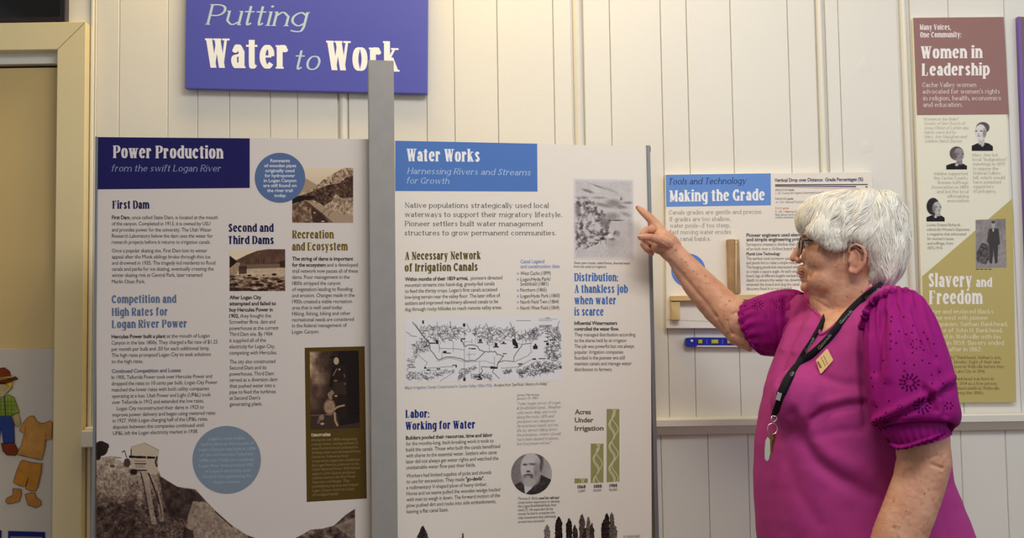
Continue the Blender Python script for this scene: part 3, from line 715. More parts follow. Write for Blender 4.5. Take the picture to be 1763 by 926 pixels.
cs = ['During the late 1800s overgrazing,', 'cutting timber, mining and lack of', 'watershed protection polluted the', 'drinking water and decimated forest', 'resources. Federal and local', 'conservation supporters established', 'the Logan Reserve, precursor to the', 'Cache National Forest. With federal', 'support, John Squires and James', 'Leatham became the first Forest', 'Supervisor and Ranger. They', 'established programs that helped', 'Logan Canyon return to a state', 'of ecological health.']
cx = [615, 617, 616, 621, 600, 620, 618, 620, 612, 612, 602, 617, 610, 583]
block(L, 'caption', 'sansi', (138, 120, 84), 4.6, [536.3 + .12 * i for i in range(14)], [759.5 + 7.25 * i for i in range(14)], (-.03, -.045), cx, cs)

# photo: wooden pipe in the canyon
cv = Cv(503, 289, 608, 383.5, 1.4, .93)
cv.v -= .1 * (cv.Y - 289) / 40
zx = lambda x: 500 + x / 8.417
zy = lambda y: 280 + y / 8.418
Z = lambda *p: [(zx(p[i]), zy(p[i + 1])) for i in range(0, len(p), 2)]
cv.poly(Z(20, 420, 220, 225, 380, 320, 430, 340, 300, 470, 20, 480), .62)
hill = Z(0, 470, 330, 380, 480, 240, 600, 175, 770, 75, 930, 70, 930, 880, 0, 880)
M = cv.pmask(hill); cv.poly(hill, .62); cv.noise(4, .42, 3, M); cv.noise(1.6,.2,4,M)
D = cv.pmask(Z(25, 520, 300, 420, 520, 330, 700, 300, 800, 220, 930, 180, 930, 500, 760, 520, 640, 440, 600, 560, 480, 620, 330, 540, 25, 590))
cv.put(D * .75, .14); cv.noise(2.4, .35, 9, D)
cv.poly(Z(25, 520, 120, 480, 380, 480, 300, 530, 120, 570, 25, 600), .05)
cv.poly(Z(25, 620, 200, 540, 330, 640, 450, 740, 600, 870, 25, 870), .42); cv.noise(5, .4, 12, cv.pmask(Z(25, 620, 200, 540, 330, 640, 450, 740, 600, 870, 25, 870)))
cv.poly(Z(300, 620, 470, 740, 560, 870, 330, 870, 300, 720), .14, .8)
pipe = Z(205, 540, 240, 545, 420, 610, 560, 670, 930, 800, 930, 880, 600, 880, 450, 740, 330, 650)
cv.poly(pipe, .62); PM = cv.pmask(pipe); cv.v += PM * (.14 * np.sin((cv.X * .9 + cv.Y * .35) * 3.2) * (cv.X > zx(560)) + .05 * np.sin(cv.X * 2))
cv.line(Z(230, 560, 330, 640, 460, 740, 600, 865), 1.6, .25); cv.line(Z(460, 740, 500, 680, 545, 665), 1, .3); cv.line(Z(545, 780, 570, 720, 620, 700), 1, .35)
cv.ell(zx(770), zy(250), 1.2, 1.2, .9); cv.ell(zx(350), zy(725), 2, 1.5, .7); cv.ell(zx(470), zy(850), 3, 1, .8)
picture(L, 'photo_print', cv, SEPIA, label='sepia photo of a wooden pipe crossing a rocky canyon slope')

# photo: dam with waterfalls
cv = Cv(395, 429, 491, 501, 1.5, .93)
Z = lambda *p: [(390 + p[i] / 11.57, 425 + p[i + 1] / 11.57) for i in range(0, len(p), 2)]
cv.poly(Z(60, 170, 190, 265, 400, 160, 600, 80, 820, 45, 1180, 45, 1180, 420, 60, 420), .33); cv.noise(9, .12, 5, cv.pmask(Z(190, 265, 400, 160, 820, 45, 1180, 45, 1180, 350, 280, 350)))
cv.poly(Z(60, 170, 200, 290, 200, 420, 60, 420), .06)
cv.poly(Z(60, 500, 60, 430, 200, 310, 270, 320, 240, 470, 190, 560, 60, 560), .6); cv.noise(3, .2, 8, cv.pmask(Z(60, 430, 270, 310, 240, 560, 60, 560)))
cv.poly(Z(250, 360, 480, 350, 1180, 335, 1180, 420, 480, 435, 250, 460), .42); cv.v += .12 * np.sin(cv.X * 3.1) * cv.pmask(Z(250, 360, 1180, 335, 1180, 420, 250, 440))
cv.poly(Z(250, 455, 560, 430, 1180, 415, 1180, 510, 560, 520, 240, 540), .74); cv.poly(Z(240, 380, 400, 370, 400, 540, 240, 560), .16, .8)
cv.noise(2, .12, 4, cv.pmask(Z(400, 455, 1180, 415, 1180, 600, 250, 600)))
w = cv.pmask(Z(60, 560, 250, 560, 1180, 500, 1180, 890, 60, 890)); cv.put(w, .55)
rs = fbm(cv.X, cv.Y * 2.6, 7, 21, 5); cv.v += w * (rs - .5) * 1.5 - w * .22 * np.clip((cv.Y - 470) / 30, 0, 1)
cv.poly(Z(230, 540, 1000, 500, 1180, 500, 1180, 600, 640, 600, 300, 600), .78, .7)
for (x, y, a, b) in ((455, 572, 40, 18), (740, 565, 28, 10), (950, 550, 45, 22), (590, 640, 50, 20), (350, 600, 16, 14), (170, 745, 60, 22), (660, 755, 80, 25), (470, 738, 36, 10), (1060, 690, 60, 25)): cv.ell(390 + x / 11.57, 425 + y / 11.57, a / 11.57, b / 11.57, .06, .5)
for x in (590, 635, 740): cv.line(Z(x, 265, x, 325), 1.3, .08)
cv.poly(Z(1050, 290, 1180, 270, 1180, 410, 1070, 400), .15)
cv.poly(Z(60, 800, 540, 840, 400, 860, 200, 880, 60, 890), .12, .8)
picture(L, 'photo_print', cv, SEPIA, label='sepia photo of a low dam with water falling over it')

# photo: ranger and dog
cv = Cv(534, 605.5, 619, 738, 1.4, .08)
Z = lambda *p: [(525 + p[i] / 5.79, 590 + p[i + 1] / 5.79) for i in range(0, len(p), 2)]
g = fbm(cv.X, cv.Y, 22, 40, 4); fx = np.clip((565 - cv.X) / 30 + .45, 0, 1)
cv.v = .08 + fx * (.35 + 1.1 * (g - .3)) * np.clip(1.25 - (cv.Y - 605) / 110, .1, 1)
cv.poly(Z(50, 715, 200, 720, 550, 730, 550, 870, 50, 870), .26); cv.v += .05 * np.sin(cv.X * 2.2) * (cv.Y > 715)
cv.line(Z(50, 718, 400, 712), 1.6, .5); cv.poly(Z(330, 740, 550, 700, 550, 800, 340, 830), .06, .8)
cv.ell(525 + 318 / 5.79, 590 + 148 / 5.79, 11, 3.2, .08); cv.ell(525 + 314 / 5.79, 590 + 118 / 5.79, 5.5, 4.5, .16)
cv.ell(525 + 318 / 5.79, 590 + 188 / 5.79, 4.6, 6.5, .82)
cv.poly(Z(282, 240, 345, 215, 415, 245, 425, 400, 415, 760, 330, 760, 300, 560, 275, 430), .13)
cv.poly(Z(280, 250, 300, 260, 285, 420, 262, 450, 240, 440, 255, 350), .1); cv.poly(Z(285, 400, 400, 395, 420, 520, 300, 520), .24, .8)
cv.line(Z(285, 330, 322, 265), 1, .75); cv.ell(525 + 348 / 5.79, 590 + 272 / 5.79, 1.6, 2, .75); cv.ell(525 + 308 / 5.79, 590 + 383 / 5.79, 3.5, 1.6, .55); cv.line(Z(395, 320, 400, 350), 1.2, .6); cv.ell(525 + 402 / 5.79, 590 + 415 / 5.79, 2, 2.2, .45)
cv.ell(525 + 262 / 5.79, 590 + 520 / 5.79, 6, 8, .62); cv.ell(525 + 300 / 5.79, 590 + 545 / 5.79, 5, 6, .16); cv.poly(Z(228, 505, 232, 455, 262, 480), .2); cv.poly(Z(268, 470, 290, 450, 300, 495), .2)
cv.ell(525 + 310 / 5.79, 590 + 533 / 5.79, 3, 1.6, .75)
cv.ell(525 + 245 / 5.79, 590 + 640 / 5.79, 10, 13, .68, .4); cv.noise(2.5, .14, 33, cv.pmask(Z(190, 560, 330, 560, 320, 740, 190, 740)))
cv.line(Z(250, 690, 330, 640, 390, 628), 3.2, .72); cv.line(Z(295, 700, 300, 780, 320, 822), 3.6, .74); cv.line(Z(150, 730, 130, 790), 4.5, .5); cv.ell(525 + 170 / 5.79, 590 + 803 / 5.79, 3.5, 2, .8); cv.ell(525 + 165 / 5.79, 590 + 740 / 5.79, 4, 5, .62)
picture(L, 'photo_print', cv, [(0, (14, 8, 8)), (.4, (84, 62, 50)), (.7, (150, 124, 98)), (1, (206, 186, 150))], quad=[(533.2, 605.3), (617.5, 603.3), (619.5, 736.5), (534.8, 739.5)], label='sepia portrait of a person in a brimmed hat standing with a dog')

# photo: hillside with powerhouse running along the bottom
cv = Cv(166, 755, 460, 975, 1.0, .5); cv.m *= 0
Z = lambda *p: [(150 + p[i] / 4.496, 720 + p[i + 1] / 4.495) for i in range(0, len(p), 2)]
hp = Z(62, 300, 120, 305, 190, 292, 260, 330, 335, 385, 350, 400, 550, 400, 570, 450, 700, 530, 840, 550, 920, 640, 1000, 720, 1124, 830, 1240, 905, 1400, 960, 1400, 1200, 62, 1200)
cv.poly(hp, .62, mask=True); HM = cv.pmask(hp)
low_ = np.clip((cv.Y - 782) / 95, 0, 1)
cv.v = np.where(HM > 0, .80 - .42 * low_, cv.v); cv.noise(14, .30, 50, HM, 5); cv.noise(2.6, .30, 57, HM)
cv.poly(Z(560, 450, 700, 530, 840, 560, 900, 620, 830, 730, 760, 780, 640, 760, 590, 640), .2, .8); cv.noise(8, .22, 61, cv.pmask(Z(560, 450, 840, 560, 830, 730, 640, 760)))
cv.poly(Z(820, 640, 930, 650, 1240, 905, 1300, 1100, 760, 1100, 780, 760), .70, .8); cv.noise(5, .2, 64, cv.pmask(Z(820, 640, 930, 650, 1240, 905, 1300, 1100, 760, 1100)))
cv.line(Z(820, 560, 950, 660, 1124, 800, 1260, 900), 4, .32, .8); cv.line(Z(990, 720, 1124, 840), 1.5, .1)
cv.poly(Z(750, 840, 820, 870, 830, 926, 740, 926), .12, .7)
cv.poly(Z(425, 410, 470, 420, 500, 620, 540, 820, 500, 820, 450, 560), .74, .7); cv.poly(Z(500, 440, 540, 520, 590, 700, 590, 800, 560, 800, 540, 620), .74, .7)
cv.line(Z(415, 420, 440, 520, 470, 700), 2.2, .18, .8); cv.line(Z(475, 425, 520, 540, 555, 660), 2.6, .12, .9); cv.line(Z(540, 560, 580, 760), 1.8, .2, .7)
cv.poly(Z(60, 700, 330, 640, 420, 760, 520, 900, 560, 1200, 60, 1200), .2, .45)
cv.noise(6, .25, 71, cv.pmask(Z(60, 640, 560, 700, 700, 1200, 60, 1200)))
cv.ell(174, 772, 12, 13, .12, .3, mask=True); cv.ell(168, 784, 6, 8, .1, .3, mask=True); cv.ell(181, 768, 7, 6, .16, .4, mask=True)
cv.line(Z(210, 300, 262, 306), 1.2, .15, mask=True); cv.line(Z(270, 262, 290, 250, 305, 300), 1.6, .35, mask=True)
cv.poly(Z(340, 220, 445, 190, 555, 245, 548, 300, 340, 300), .86, mask=True); cv.poly(Z(340, 300, 548, 300, 545, 400, 535, 440, 440, 410, 340, 400), .82, mask=True)
cv.line(Z(445, 190, 555, 245), 1.0, .4); cv.poly(Z(325, 288, 525, 296, 525, 313, 325, 306), .05, mask=True); cv.poly(Z(455, 290, 465, 290, 465, 315, 455, 315), .7)
cv.line(Z(340, 240, 340, 290), 1.8, .1, mask=True); cv.line(Z(540, 300, 530, 340, 540, 370), 3, .2)
cv.line(Z(370, 330, 450, 333), .9, .3); cv.line(Z(370, 350, 455, 352), 1.6, .12); cv.line(Z(340, 400, 460, 403), 2, .1)
for x in (380, 395, 410, 425, 440): cv.line(Z(x, 352, x, 385), .8, .35)
cv.ell(150 + 360 / 4.496, 720 + 415 / 4.495, 6, 5, .1, .5); cv.ell(150 + 310 / 4.496, 720 + 345 / 4.495, 6, 8, .3, .5, mask=True); cv.ell(150 + 195 / 4.496, 720 + 370 / 4.495, 4, 2.5, .35, .6)
picture(L, 'photo_print', cv, BROWN, off=.0004, label='brown photo of a small powerhouse on a bushy hillside')
cv = Cv(460, 870, 612, 975, 1.0, .4); cv.m *= 0
hp = [(500, 930), (518, 922), (535, 912), (556, 910), (575, 905), (596, 886), (611, 876), (611.5, 975), (470, 975), (480, 940)]
cv.poly(hp, .38, mask=True); cv.noise(9, .5, 80, cv.pmask(hp), 5); cv.poly([(575, 905), (611, 890), (611, 930), (590, 915)], .7, .6)
picture(L, 'photo_print', cv, BROWN, off=.0004)

# ---- right board
flat('title_block', BP, [(680.5, 242.2), (924.8, 247.3), (925.4, 329.8), (680.5, 328.8)], (84, 120, 184), RB)
text(R, 'heading', 'head', (238, 240, 242), 21.5, [('Water Works', 700, 277.5, 826, 278.5)])
text(R, 'subtitle', 'serifi', (176, 198, 226), 10.6, [('Harnessing Rivers and Streams', 700.5, 299.3, 914, 302), ('for Growth', 700, 315.8, 774, 316.6)])
block(R, 'paragraph', 'serif', (74, 74, 78), 8.8, 696.8, [357.5, 373.3, 389.2, 405], (.002, 0), [945, 967.6, 935, 957.6],
      ['Native populations strategically used local', 'waterways to support their migratory lifestyle.', 'Pioneer settlers built water management', 'structures to grow permanent communities.'])
block(R, 'heading', 'head', (96, 84, 44), 13.6, 696.7, [447.2, 467.4], (-.008, -.012), [828, 822.5], ['A Necessary Network', 'of Irrigation Canals'])
block(R, 'paragraph', 'sans', K, 6.4, 697.2, [483.7, 493.9, 504.2, 514.6, 525, 535.5], (-.018, -.022), [864.6, 851.4, 856, 861, 857.6, 864.3],
      ['|Within months of their 1859 arrival,|  pioneers directed', 'mountain streams into hand-dug, gravity-fed canals', "to feed the thirsty crops. Logan's first canals accessed", 'low-lying terrain near the valley floor. The later influx of', 'settlers and improved machinery allowed canals to be', 'dug through rocky hillsides to reach remote valley areas.'])
text(R, 'subheading', 'bold', (142, 152, 190), 6.3, [('Canal Legend', 896, 453.2, 937.3, 452.6), ('and construction date', 896, 461.6, 963.5, 461)])
block(R, 'legend', 'sans', K, 6.3, 896, [473.6, 483.8, 492, 502.2, 512.6, 522.8, 533.2], (-.012, -.015), [948, 948, 944, 941, 964, 962, 962.6],
      ['West Cache (1899)', 'Logan/Hyde Park/', 'Smithfield (1881)', 'Northern (1865)', 'Logan/Hyde Park (1860)', 'North Field Twin (1864)', 'North West Field (1864)'])
for i, y in enumerate((471, 481, 500, 510, 520.3, 530.6)): flat('legend_dot', BP, disc(891.6, y, 1.9, n=14), (166, 168, 192), RB, .0006)
# canal map
Z = lambda *p: [(690 + p[i] / 6.186, 535 + p[i + 1] / 6.185) for i in range(0, len(p), 2)]
cv = Cv(697, 546, 968, 657.5, 1.9, .92)
r_ = np.random.RandomState(5)
def hach(poly, n, seed, L=5, amp=1.6, v=.12, w=.5):
    rr = np.random.RandomState(seed); xs_ = [p[0] for p in poly]; ys_ = [p[1] for p in poly]
    m = lambda x, y: sum(((a[1] > y) != (b[1] > y)) and x < (b[0] - a[0]) * (y - a[1]) / (b[1] - a[1] + 1e-9) + a[0] for a, b in zip(poly, poly[1:] + poly[:1])) % 2
    k = 0
    for _ in range(n * 6):
        if k >= n: break
        x = rr.uniform(min(xs_), max(xs_)); y = rr.uniform(min(ys_), max(ys_))
        if not m(x, y): continue
        k += 1; a = rr.uniform(-.7, .7) + .5 * math.sin(x * .12); pts = [(x, y)]
        for _s in range(5):
            a += rr.uniform(-.9, .9); x += math.cos(a) * L / 4; y += math.sin(a) * L / 4; pts.append((x, y))
        cv.line(pts, w, v, .85)
hach(Z(180, 180, 400, 150, 640, 180, 740, 230, 620, 250, 560, 320, 420, 320, 300, 280, 200, 270), 190, 1)
hach(Z(740, 180, 980, 180, 1200, 200, 1220, 290, 1000, 330, 940, 350, 740, 260), 200, 2)
hach(Z(1220, 240, 1320, 250, 1440, 180, 1500, 260, 1440, 320, 1240, 320), 120, 3)
hach(Z(1480, 200, 1680, 180, 1710, 300, 1700, 520, 1640, 560, 1540, 520, 1500, 420, 1600, 380, 1540, 300), 230, 4)
hach(Z(60, 640, 160, 660, 560, 640, 580, 660, 420, 690, 330, 720, 200, 735, 60, 720), 130, 5, 4)
hach(Z(620, 620, 790, 600, 790, 640, 700, 660, 640, 740, 600, 740), 70, 6, 4)
hach(Z(740, 690, 820, 680, 960, 690, 960, 740, 880, 730, 740, 720), 70, 7, 4)
hach(Z(1220, 650, 1440, 560, 1700, 570, 1710, 620, 1440, 710, 1260, 700), 260, 8, 5)
hach(Z(1075, 645, 1180, 640, 1170, 680, 1080, 680), 40, 9, 3)
hach(Z(90, 360, 180, 330, 300, 370, 280, 420, 180, 430, 140, 560, 60, 620, 60, 500, 120, 480), 110, 10, 4)
hach(Z(180, 260, 300, 300, 290, 380, 240, 380), 40, 11, 4)
def wav(pts, w, v=.18, amp=.8, seed=0, n=5):
    rr = np.random.RandomState(seed); o = []
    for p, q in zip(pts[:-1], pts[1:]):
        for k in range(n):
            t = k / n; o.append((p[0] + (q[0] - p[0]) * t + rr.uniform(-amp, amp), p[1] + (q[1] - p[1]) * t + rr.uniform(-amp, amp)))
    o.append(pts[-1]); cv.line(o, w, v)
wav(Z(125, 110, 230, 250, 300, 330, 320, 420, 400, 520, 500, 490, 640, 510, 700, 540, 800, 530, 850, 490, 900, 440, 960, 440, 1010, 440, 1030, 470, 1100, 490, 1060, 540, 1040, 560, 1030, 610, 960, 600), 1.1, .15, .7, 1)
wav(Z(970, 610, 860, 600, 870, 660, 830, 690), 1.0, .15, .7, 2); wav(Z(1040, 550, 1120, 540, 1210, 550, 1210, 490, 1280, 400, 1300, 370, 1400, 350), 1.0, .15, .6, 3)
wav(Z(650, 320, 680, 380, 740, 360, 820, 380, 840, 420, 890, 440), 1.1, .12, .6, 4); wav(Z(1000, 600, 980, 660, 1050, 730), .9, .12, .4, 5)
wav(Z(150, 130, 240, 260, 300, 330), .7, .35, .5, 6); wav(Z(60, 215, 110, 260, 170, 270), .8, .3, .4, 7); wav(Z(385, 110, 400, 340, 420, 400, 560, 400, 680, 420), .7, .35, .5, 8)
wav(Z(400, 160, 480, 230, 600, 310), .7, .35, .6, 9); wav(Z(380, 540, 520, 500, 700, 550, 900, 540, 1000, 570), .6, .4, .4, 10); wav(Z(190, 470, 280, 550, 250, 610), .6, .35, .4, 11)
wav(Z(270, 610, 560, 595), .7, .25, .3, 12); wav(Z(1040, 340, 1120, 310, 1200, 330, 1300, 370), .6, .4, .4, 13); wav(Z(1220, 550, 1360, 490, 1400, 440), .7, .3, .7, 14); wav(Z(1070, 620, 1250, 610, 1420, 520), .7, .35, .3, 15)
wav(Z(280, 635, 560, 640), .6, .3, .3, 16); wav(Z(420, 750, 560, 660), .7, .3, .3, 17); wav(Z(1240, 110, 1390, 112), .8, .3, .1, 18)
wav(Z(710, 140, 740, 220), .8, .3, .5, 19); wav(Z(910, 130, 970, 260), .8, .3, .5, 20); wav(Z(1170, 130, 1215, 230, 1225, 310), .9, .25, .5, 21); wav(Z(530, 110, 535, 190), .9, .3, .4, 22); wav(Z(850, 150, 820, 200), .8, .3, .4, 23); wav(Z(295, 140, 360, 200), .8, .3, .4, 24); wav(Z(1700, 120, 1670, 220, 1690, 320), .8, .3, .5, 25); wav(Z(1330, 210, 1340, 250), .9, .25, .4, 26)
for (a, b, c_, d_) in ((678, 150, 678, 740), (760, 300, 760, 350), (800, 290, 800, 360), (730, 430, 730, 540), (410, 380, 410, 440), (440, 440, 440, 520), (840, 550, 840, 680), (1000, 490, 1000, 600), (700, 470, 800, 465), (945, 370, 945, 440), (945, 370, 1010, 365), (1390, 360, 1390, 440), (1480, 95, 1680, 98), (1480, 112, 1620, 112), (560, 330, 560, 440), (680, 330, 760, 330)):
    cv.line(Z(a, b, c_, d_), .55, .4)
for (x, y, a, b) in ((237, 113, 10, 18), (470, 440, 20, 13), (850, 318, 16, 14), (850, 341, 28, 6), (1018, 365, 14, 18), (1018, 389, 32, 6), (1100, 345, 12, 12), (1100, 356, 30, 6), (335, 340, 32, 7), (385, 330, 14, 22), (665, 299, 27, 6), (648, 318, 8, 10), (510, 451, 24, 5), (735, 404, 9, 7), (775, 407, 26, 6), (1110, 464, 22, 5), (1440, 400, 24, 20), (1440, 375, 10, 14), (1230, 400, 24, 7), (1425, 525, 18, 9), (1510, 522, 38, 5), (1276, 576, 24, 6), (1276, 594, 14, 6), (970, 614, 16, 12), (1010, 616, 22, 10), (838, 710, 15, 12), (838, 737, 30, 6), (292, 628, 20, 7), (258, 605, 12, 9), (400, 618, 20, 7), (572, 581, 24, 5), (592, 596, 8, 10), (133, 598, 22, 5), (98, 598, 6, 6), (678, 150, 14, 18), (678, 735, 14, 18), (1570, 365, 14, 14), (1555, 338, 22, 6), (1615, 322, 16, 6)):
    cv.poly([(690 + (x - a) / 6.186, 535 + (y - b) / 6.185), (690 + (x + a) / 6.186, 535 + (y - b) / 6.185), (690 + (x + a) / 6.186, 535 + (y + b) / 6.185), (690 + (x - a) / 6.186, 535 + (y + b) / 6.185)], .1 if b > 4 else .2)
cv.poly(Z(1193, 305, 1222, 303, 1255, 370, 1255, 392, 1230, 392, 1195, 365), .06)
picture(R, 'canal_map', cv, [(0, (26, 24, 34)), (.5, (118, 116, 122)), (1, (240, 239, 238))], quad=[(697.3, 547.5), (966, 544.3), (967.5, 654.5), (697.3, 658)], label='black and white printed map of irrigation canals')
MP = R
text(R, 'map_label', 'serifi', (60, 58, 66), 3.0, [('Map', 939, 548.6, 947, 548.4)], off=.0012)
for (x0, x1, y) in ((928, 950, 560.2), (928, 947, 562.6)): lines_part('map_print_mark', BP, [[(x0, y), (x1, y - .2)]], 1.0, (60, 58, 66), RB, .0012)
text(R, 'caption', 'bold', (150, 158, 184), 5.2, [('Major Irrigation Canals Constructed in Cache Valley 1856-1926', 697, 669.8, 847, 665.6)])
text(R, 'caption', 'sansi', K, 5.2, [("As taken from \"Joel Ricks' History of a Valley\".", 850, 665.5, 944, 662.6)])
block(R, 'heading', 'head', (32, 44, 124), 13.6, 698, [719.3, 739.8], (-.016, -.022), [739, 818], ['Labor:', 'Working for Water'])
block(R, 'paragraph', 'sans', K, 6.4, [698.8, 699, 699.1, 699.2, 699.4, 699.6], [756.8, 766.9, 777.1, 787.4, 797.7, 807.8], (-.036, -.04), [848, 849.8, 860.8, 855.3, 858, 818.8],
      ['|Builders pooled their resources, time and labor', 'for the months-long, back-breaking work it took to', 'build the canals. Those who built the canals benefitted', 'with shares to the essential water. Settlers who came', 'later did not always get water rights and watched the', 'unattainable water flow past their fields.'])
block(R, 'paragraph', 'sans', K, 6.4, [699.7, 699.8, 699.8, 699.9, 700, 700, 700.1], [822, 832.1, 842.4, 852.7, 863, 873.2, 883.6], (-.042, -.05), [846, 833.7, 839, 860.8, 860.8, 854, 772],
      ['Workers had limited supplies of picks and shovels', 'to use for excavation. They made |"go-devils"|,', 'a rudimentary V-shaped plow of heavy timber.', 'Horse and ox teams pulled the wooden wedge loaded', 'with men to weigh it down. The forward motion of the', 'plow pushed dirt and rocks into side embankments,', 'leaving a flat canal base.'])
text(R, 'caption', 'sansi', (116, 116, 122), 4.2, [('James Martineau', 889.5, 682, 929, 681), ('January 13, 1860', 889.5, 688, 926, 686.6)])
block(R, 'quotation', 'serifi', (112, 110, 112), 5.0, 890, [697.3, 705, 712.7, 720.4, 728.1, 735.8, 743.5, 751.2, 758.9, 766.5], (-.03, -.036), [965, 966, 958.4, 954, 956, 962, 958.7, 965.6, 961.8, 950],
      ['"Today began survey of Logan', '& Smithfield Canal... Weather', 'cold, snow deep, and work', 'along the rocky cliffs and', 'precipices very dangerous.', 'Several times nearly lost my', 'life, by almost falling down', 'the precipices, where I should', 'have been dashed to pieces,', 'but God preserved me."'])
block(R, 'caption', 'sansi', K, 4.7, 891.6, [860.6, 867.1, 873.6, 880.1, 886.7, 893.5, 900.4], (-.03, -.045), [962.6, 963.7, 958, 952, 955, 957.6, 938],
      ['Thomas E. Ricks |used his railroad', 'construction experience to develop', 'the Logan/Smithfield/Hyde Park', 'canal (7). He expended all the', 'money he had to complete the', 'risky investment that ultimately', 'proved very successful.'])
# round portrait
cv = Cv(879, 779, 951, 852, 2, .62); cv.m *= 0; cv.ell(915, 815.7, 35.2, 35.6, .62, .03, mask=True)
zx = lambda x: 870 + x / 10.29
zy = lambda y: 770 + y / 10.29
Z = lambda *p: [(zx(p[i]), zy(p[i + 1])) for i in range(0, len(p), 2)]
cv.v = .62 + .15 * np.clip((cv.X - 915) / 36, -1, 1) - .08 * fbm(cv.X, cv.Y, 16, 3)
cv.poly(Z(130, 680, 300, 600, 350, 680, 480, 620, 620, 480, 830, 580, 830, 900, 130, 900), .14); cv.noise(5, .12, 7, cv.pmask(Z(130, 680, 300, 600, 350, 680, 620, 480, 830, 580, 830, 900, 130, 900)))
cv.poly(Z(330, 650, 560, 610, 450, 740, 350, 830), .92)
cv.ell(zx(470), zy(170), 18, 7, .38, .4); cv.ell(zx(610), zy(260), 6, 14, .3, .5)
cv.ell(zx(455), zy(370), 18, 27, .86, .12); cv.ell(zx(560), zy(430), 6, 18, .62, .7)
cv.ell(zx(440), zy(570), 15, 11, .66, .5); cv.ell(zx(420), zy(610), 10, 7, .74, .6)
for (x, y, a, b, v) in ((350, 308, 4, 1.3, .22), (480, 300, 6, 1.6, .4), (475, 285, 7, 1.0, .5), (345, 292, 4, .9, .5), (405, 425, 3.6, 1.7, .25), (410, 487, 7.5, 1.3, .25), (465, 515, 2.5, 3.4, .35), (540, 450, 1.6, 5, .5), (340, 510, 2, 3, .45), (630, 340, 2.4, 10, .35)):
    cv.ell(zx(x), zy(y), a, b, v, .6)
cv.noise(2, .07, 9)
picture(R, 'portrait_print', cv, GREY, label='round grey portrait of a bearded man in a dark coat')
# pale landscape print
cv = Cv(987, 307, 1093, 447, 1.4, .86)
Z = lambda *p: [(980 + p[i] / 6.175, 300 + p[i + 1] / 6.173) for i in range(0, len(p), 2)]
cv.v = .84 - .07 * fbm(cv.X, cv.Y, 30, 2)
lm = cv.pmask(Z(40, 230, 250, 260, 450, 480, 420, 600, 300, 740, 60, 840))
cv.v -= lm * np.clip((fbm(cv.X, cv.Y, 5, 14, 4) - .42) * 1.9, 0, .5)
for (x, y, a, b, v, rt_) in ((200, 175, 10, 2.2, .45, .3), (330, 130, 12, 1.2, .5, .35), (450, 160, 14, .9, .6, .4), (480, 300, 12, 6, .5, .1), (370, 325, 14, 3, .5, .2), (560, 340, 9, 3, .5, .1), (640, 295, 10, 2, .5, 0), (320, 245, 12, 1.5, .55, 0), (190, 305, 3, 3, .2, 0), (500, 485, 12, 1.1, .2, 0), (460, 440, 12, 6, .55, 0), (610, 420, 9, 3, .6, .3), (380, 510, 8, 8, .45, 0), (560, 255, 2, 2.6, .4, 0), (160, 245, 6, 2, .5, 0), (80, 390, 5, 9, .5, 0), (125, 570, 3, 3, .2, 0), (60, 560, 4, 6, .5, 0), (355, 680, 4.5, 2.6, .12, 0), (400, 630, 5, 2.4, .2, -.5), (455, 690, 5, 2.4, .2, 0), (370, 640, 3, 2, .3, 0), (300, 700, 5, 1, .2, .2), (490, 620, 2.5, 4, .35, .4), (520, 625, 4, 5, .55, 0), (170, 680, 5, 2.5, .3, -.5), (450, 730, 9, 7, .7, 0)):
    cv.ell(980 + x / 6.175, 300 + y / 6.173, a, b, v, .9, rt_, .9)
cv.ell(980 + 435 / 6.175, 300 + 655 / 6.173, 4, 4, .9, .5); cv.line(Z(335, 690, 335, 740), .8, .3); cv.line(Z(390, 690, 392, 735), .8, .3); cv.line(Z(290, 695, 400, 692), .7, .2)
cv.line(Z(150, 60, 300, 130, 460, 175, 600, 250), .8, .62, .8); cv.line(Z(230, 300, 420, 345, 560, 365), .7, .6)
cv.noise(2.2, .07, 18); e = np.minimum(np.minimum(cv.X - 987, 1093 - cv.X), np.minimum(cv.Y - 307, 447 - cv.Y)); cv.v = cv.v + (1 - np.clip(e / 6, 0, 1)) * (.92 - cv.v)
picture(R, 'photo_print', cv, [(0, (24, 18, 24)), (.5, (134, 126, 126)), (.92, (216, 211, 208)), (1, (222, 217, 212))], quad=[(987, 307), (1091, 309), (1092.5, 447), (987.5, 447)], label='pale grey photo of a bushy hillside with a horse team')
text(R, 'caption', 'sansi', K, 4.4, [('Steep open chutes, called flumes, diverted water', 988, 454.3, 1085.6, 455.2), ('from the canal to irrigators.', 988, 460.8, 1044, 461.2)])
block(R, 'heading', 'head', (72, 112, 178), 13.8, 988.6, [484, 504, 523.6, 543.2], (.002, 0), [1064, 1081, 1060.7, 1039], ['Distribution:', 'A thankless job', 'when water', 'is scarce'])
block(R, 'paragraph', 'bold', K, 6.2, 988.8, [559, 568.9], (0, 0), [1062.5, 1065.7], ['Influential Watermasters', 'controlled the water flow.'])
block(R, 'paragraph', 'sans', K, 6.2, 989, [579, 589, 599, 608.9, 618.9, 628.8, 638.8], (-.002, -.004), [1094, 1080, 1091.5, 1073, 1075.6, 1087.4, 1054],
      ['They managed distribution according', 'to the shares held by an irrigator.', 'The job was powerful but not always', 'popular. Irrigation companies', 'founded in the pioneer era still', 'maintain canals and manage water', 'distribution to farmers.'])
block(R, 'chart_title', 'bold', (92, 88, 56), 8.4, 989.5, [713, 727, 741.3], (-.005, -.012), [1017.3, 1022, 1039], ['Acres', 'Under', 'Irrigation'])
GB = (146, 144, 92)
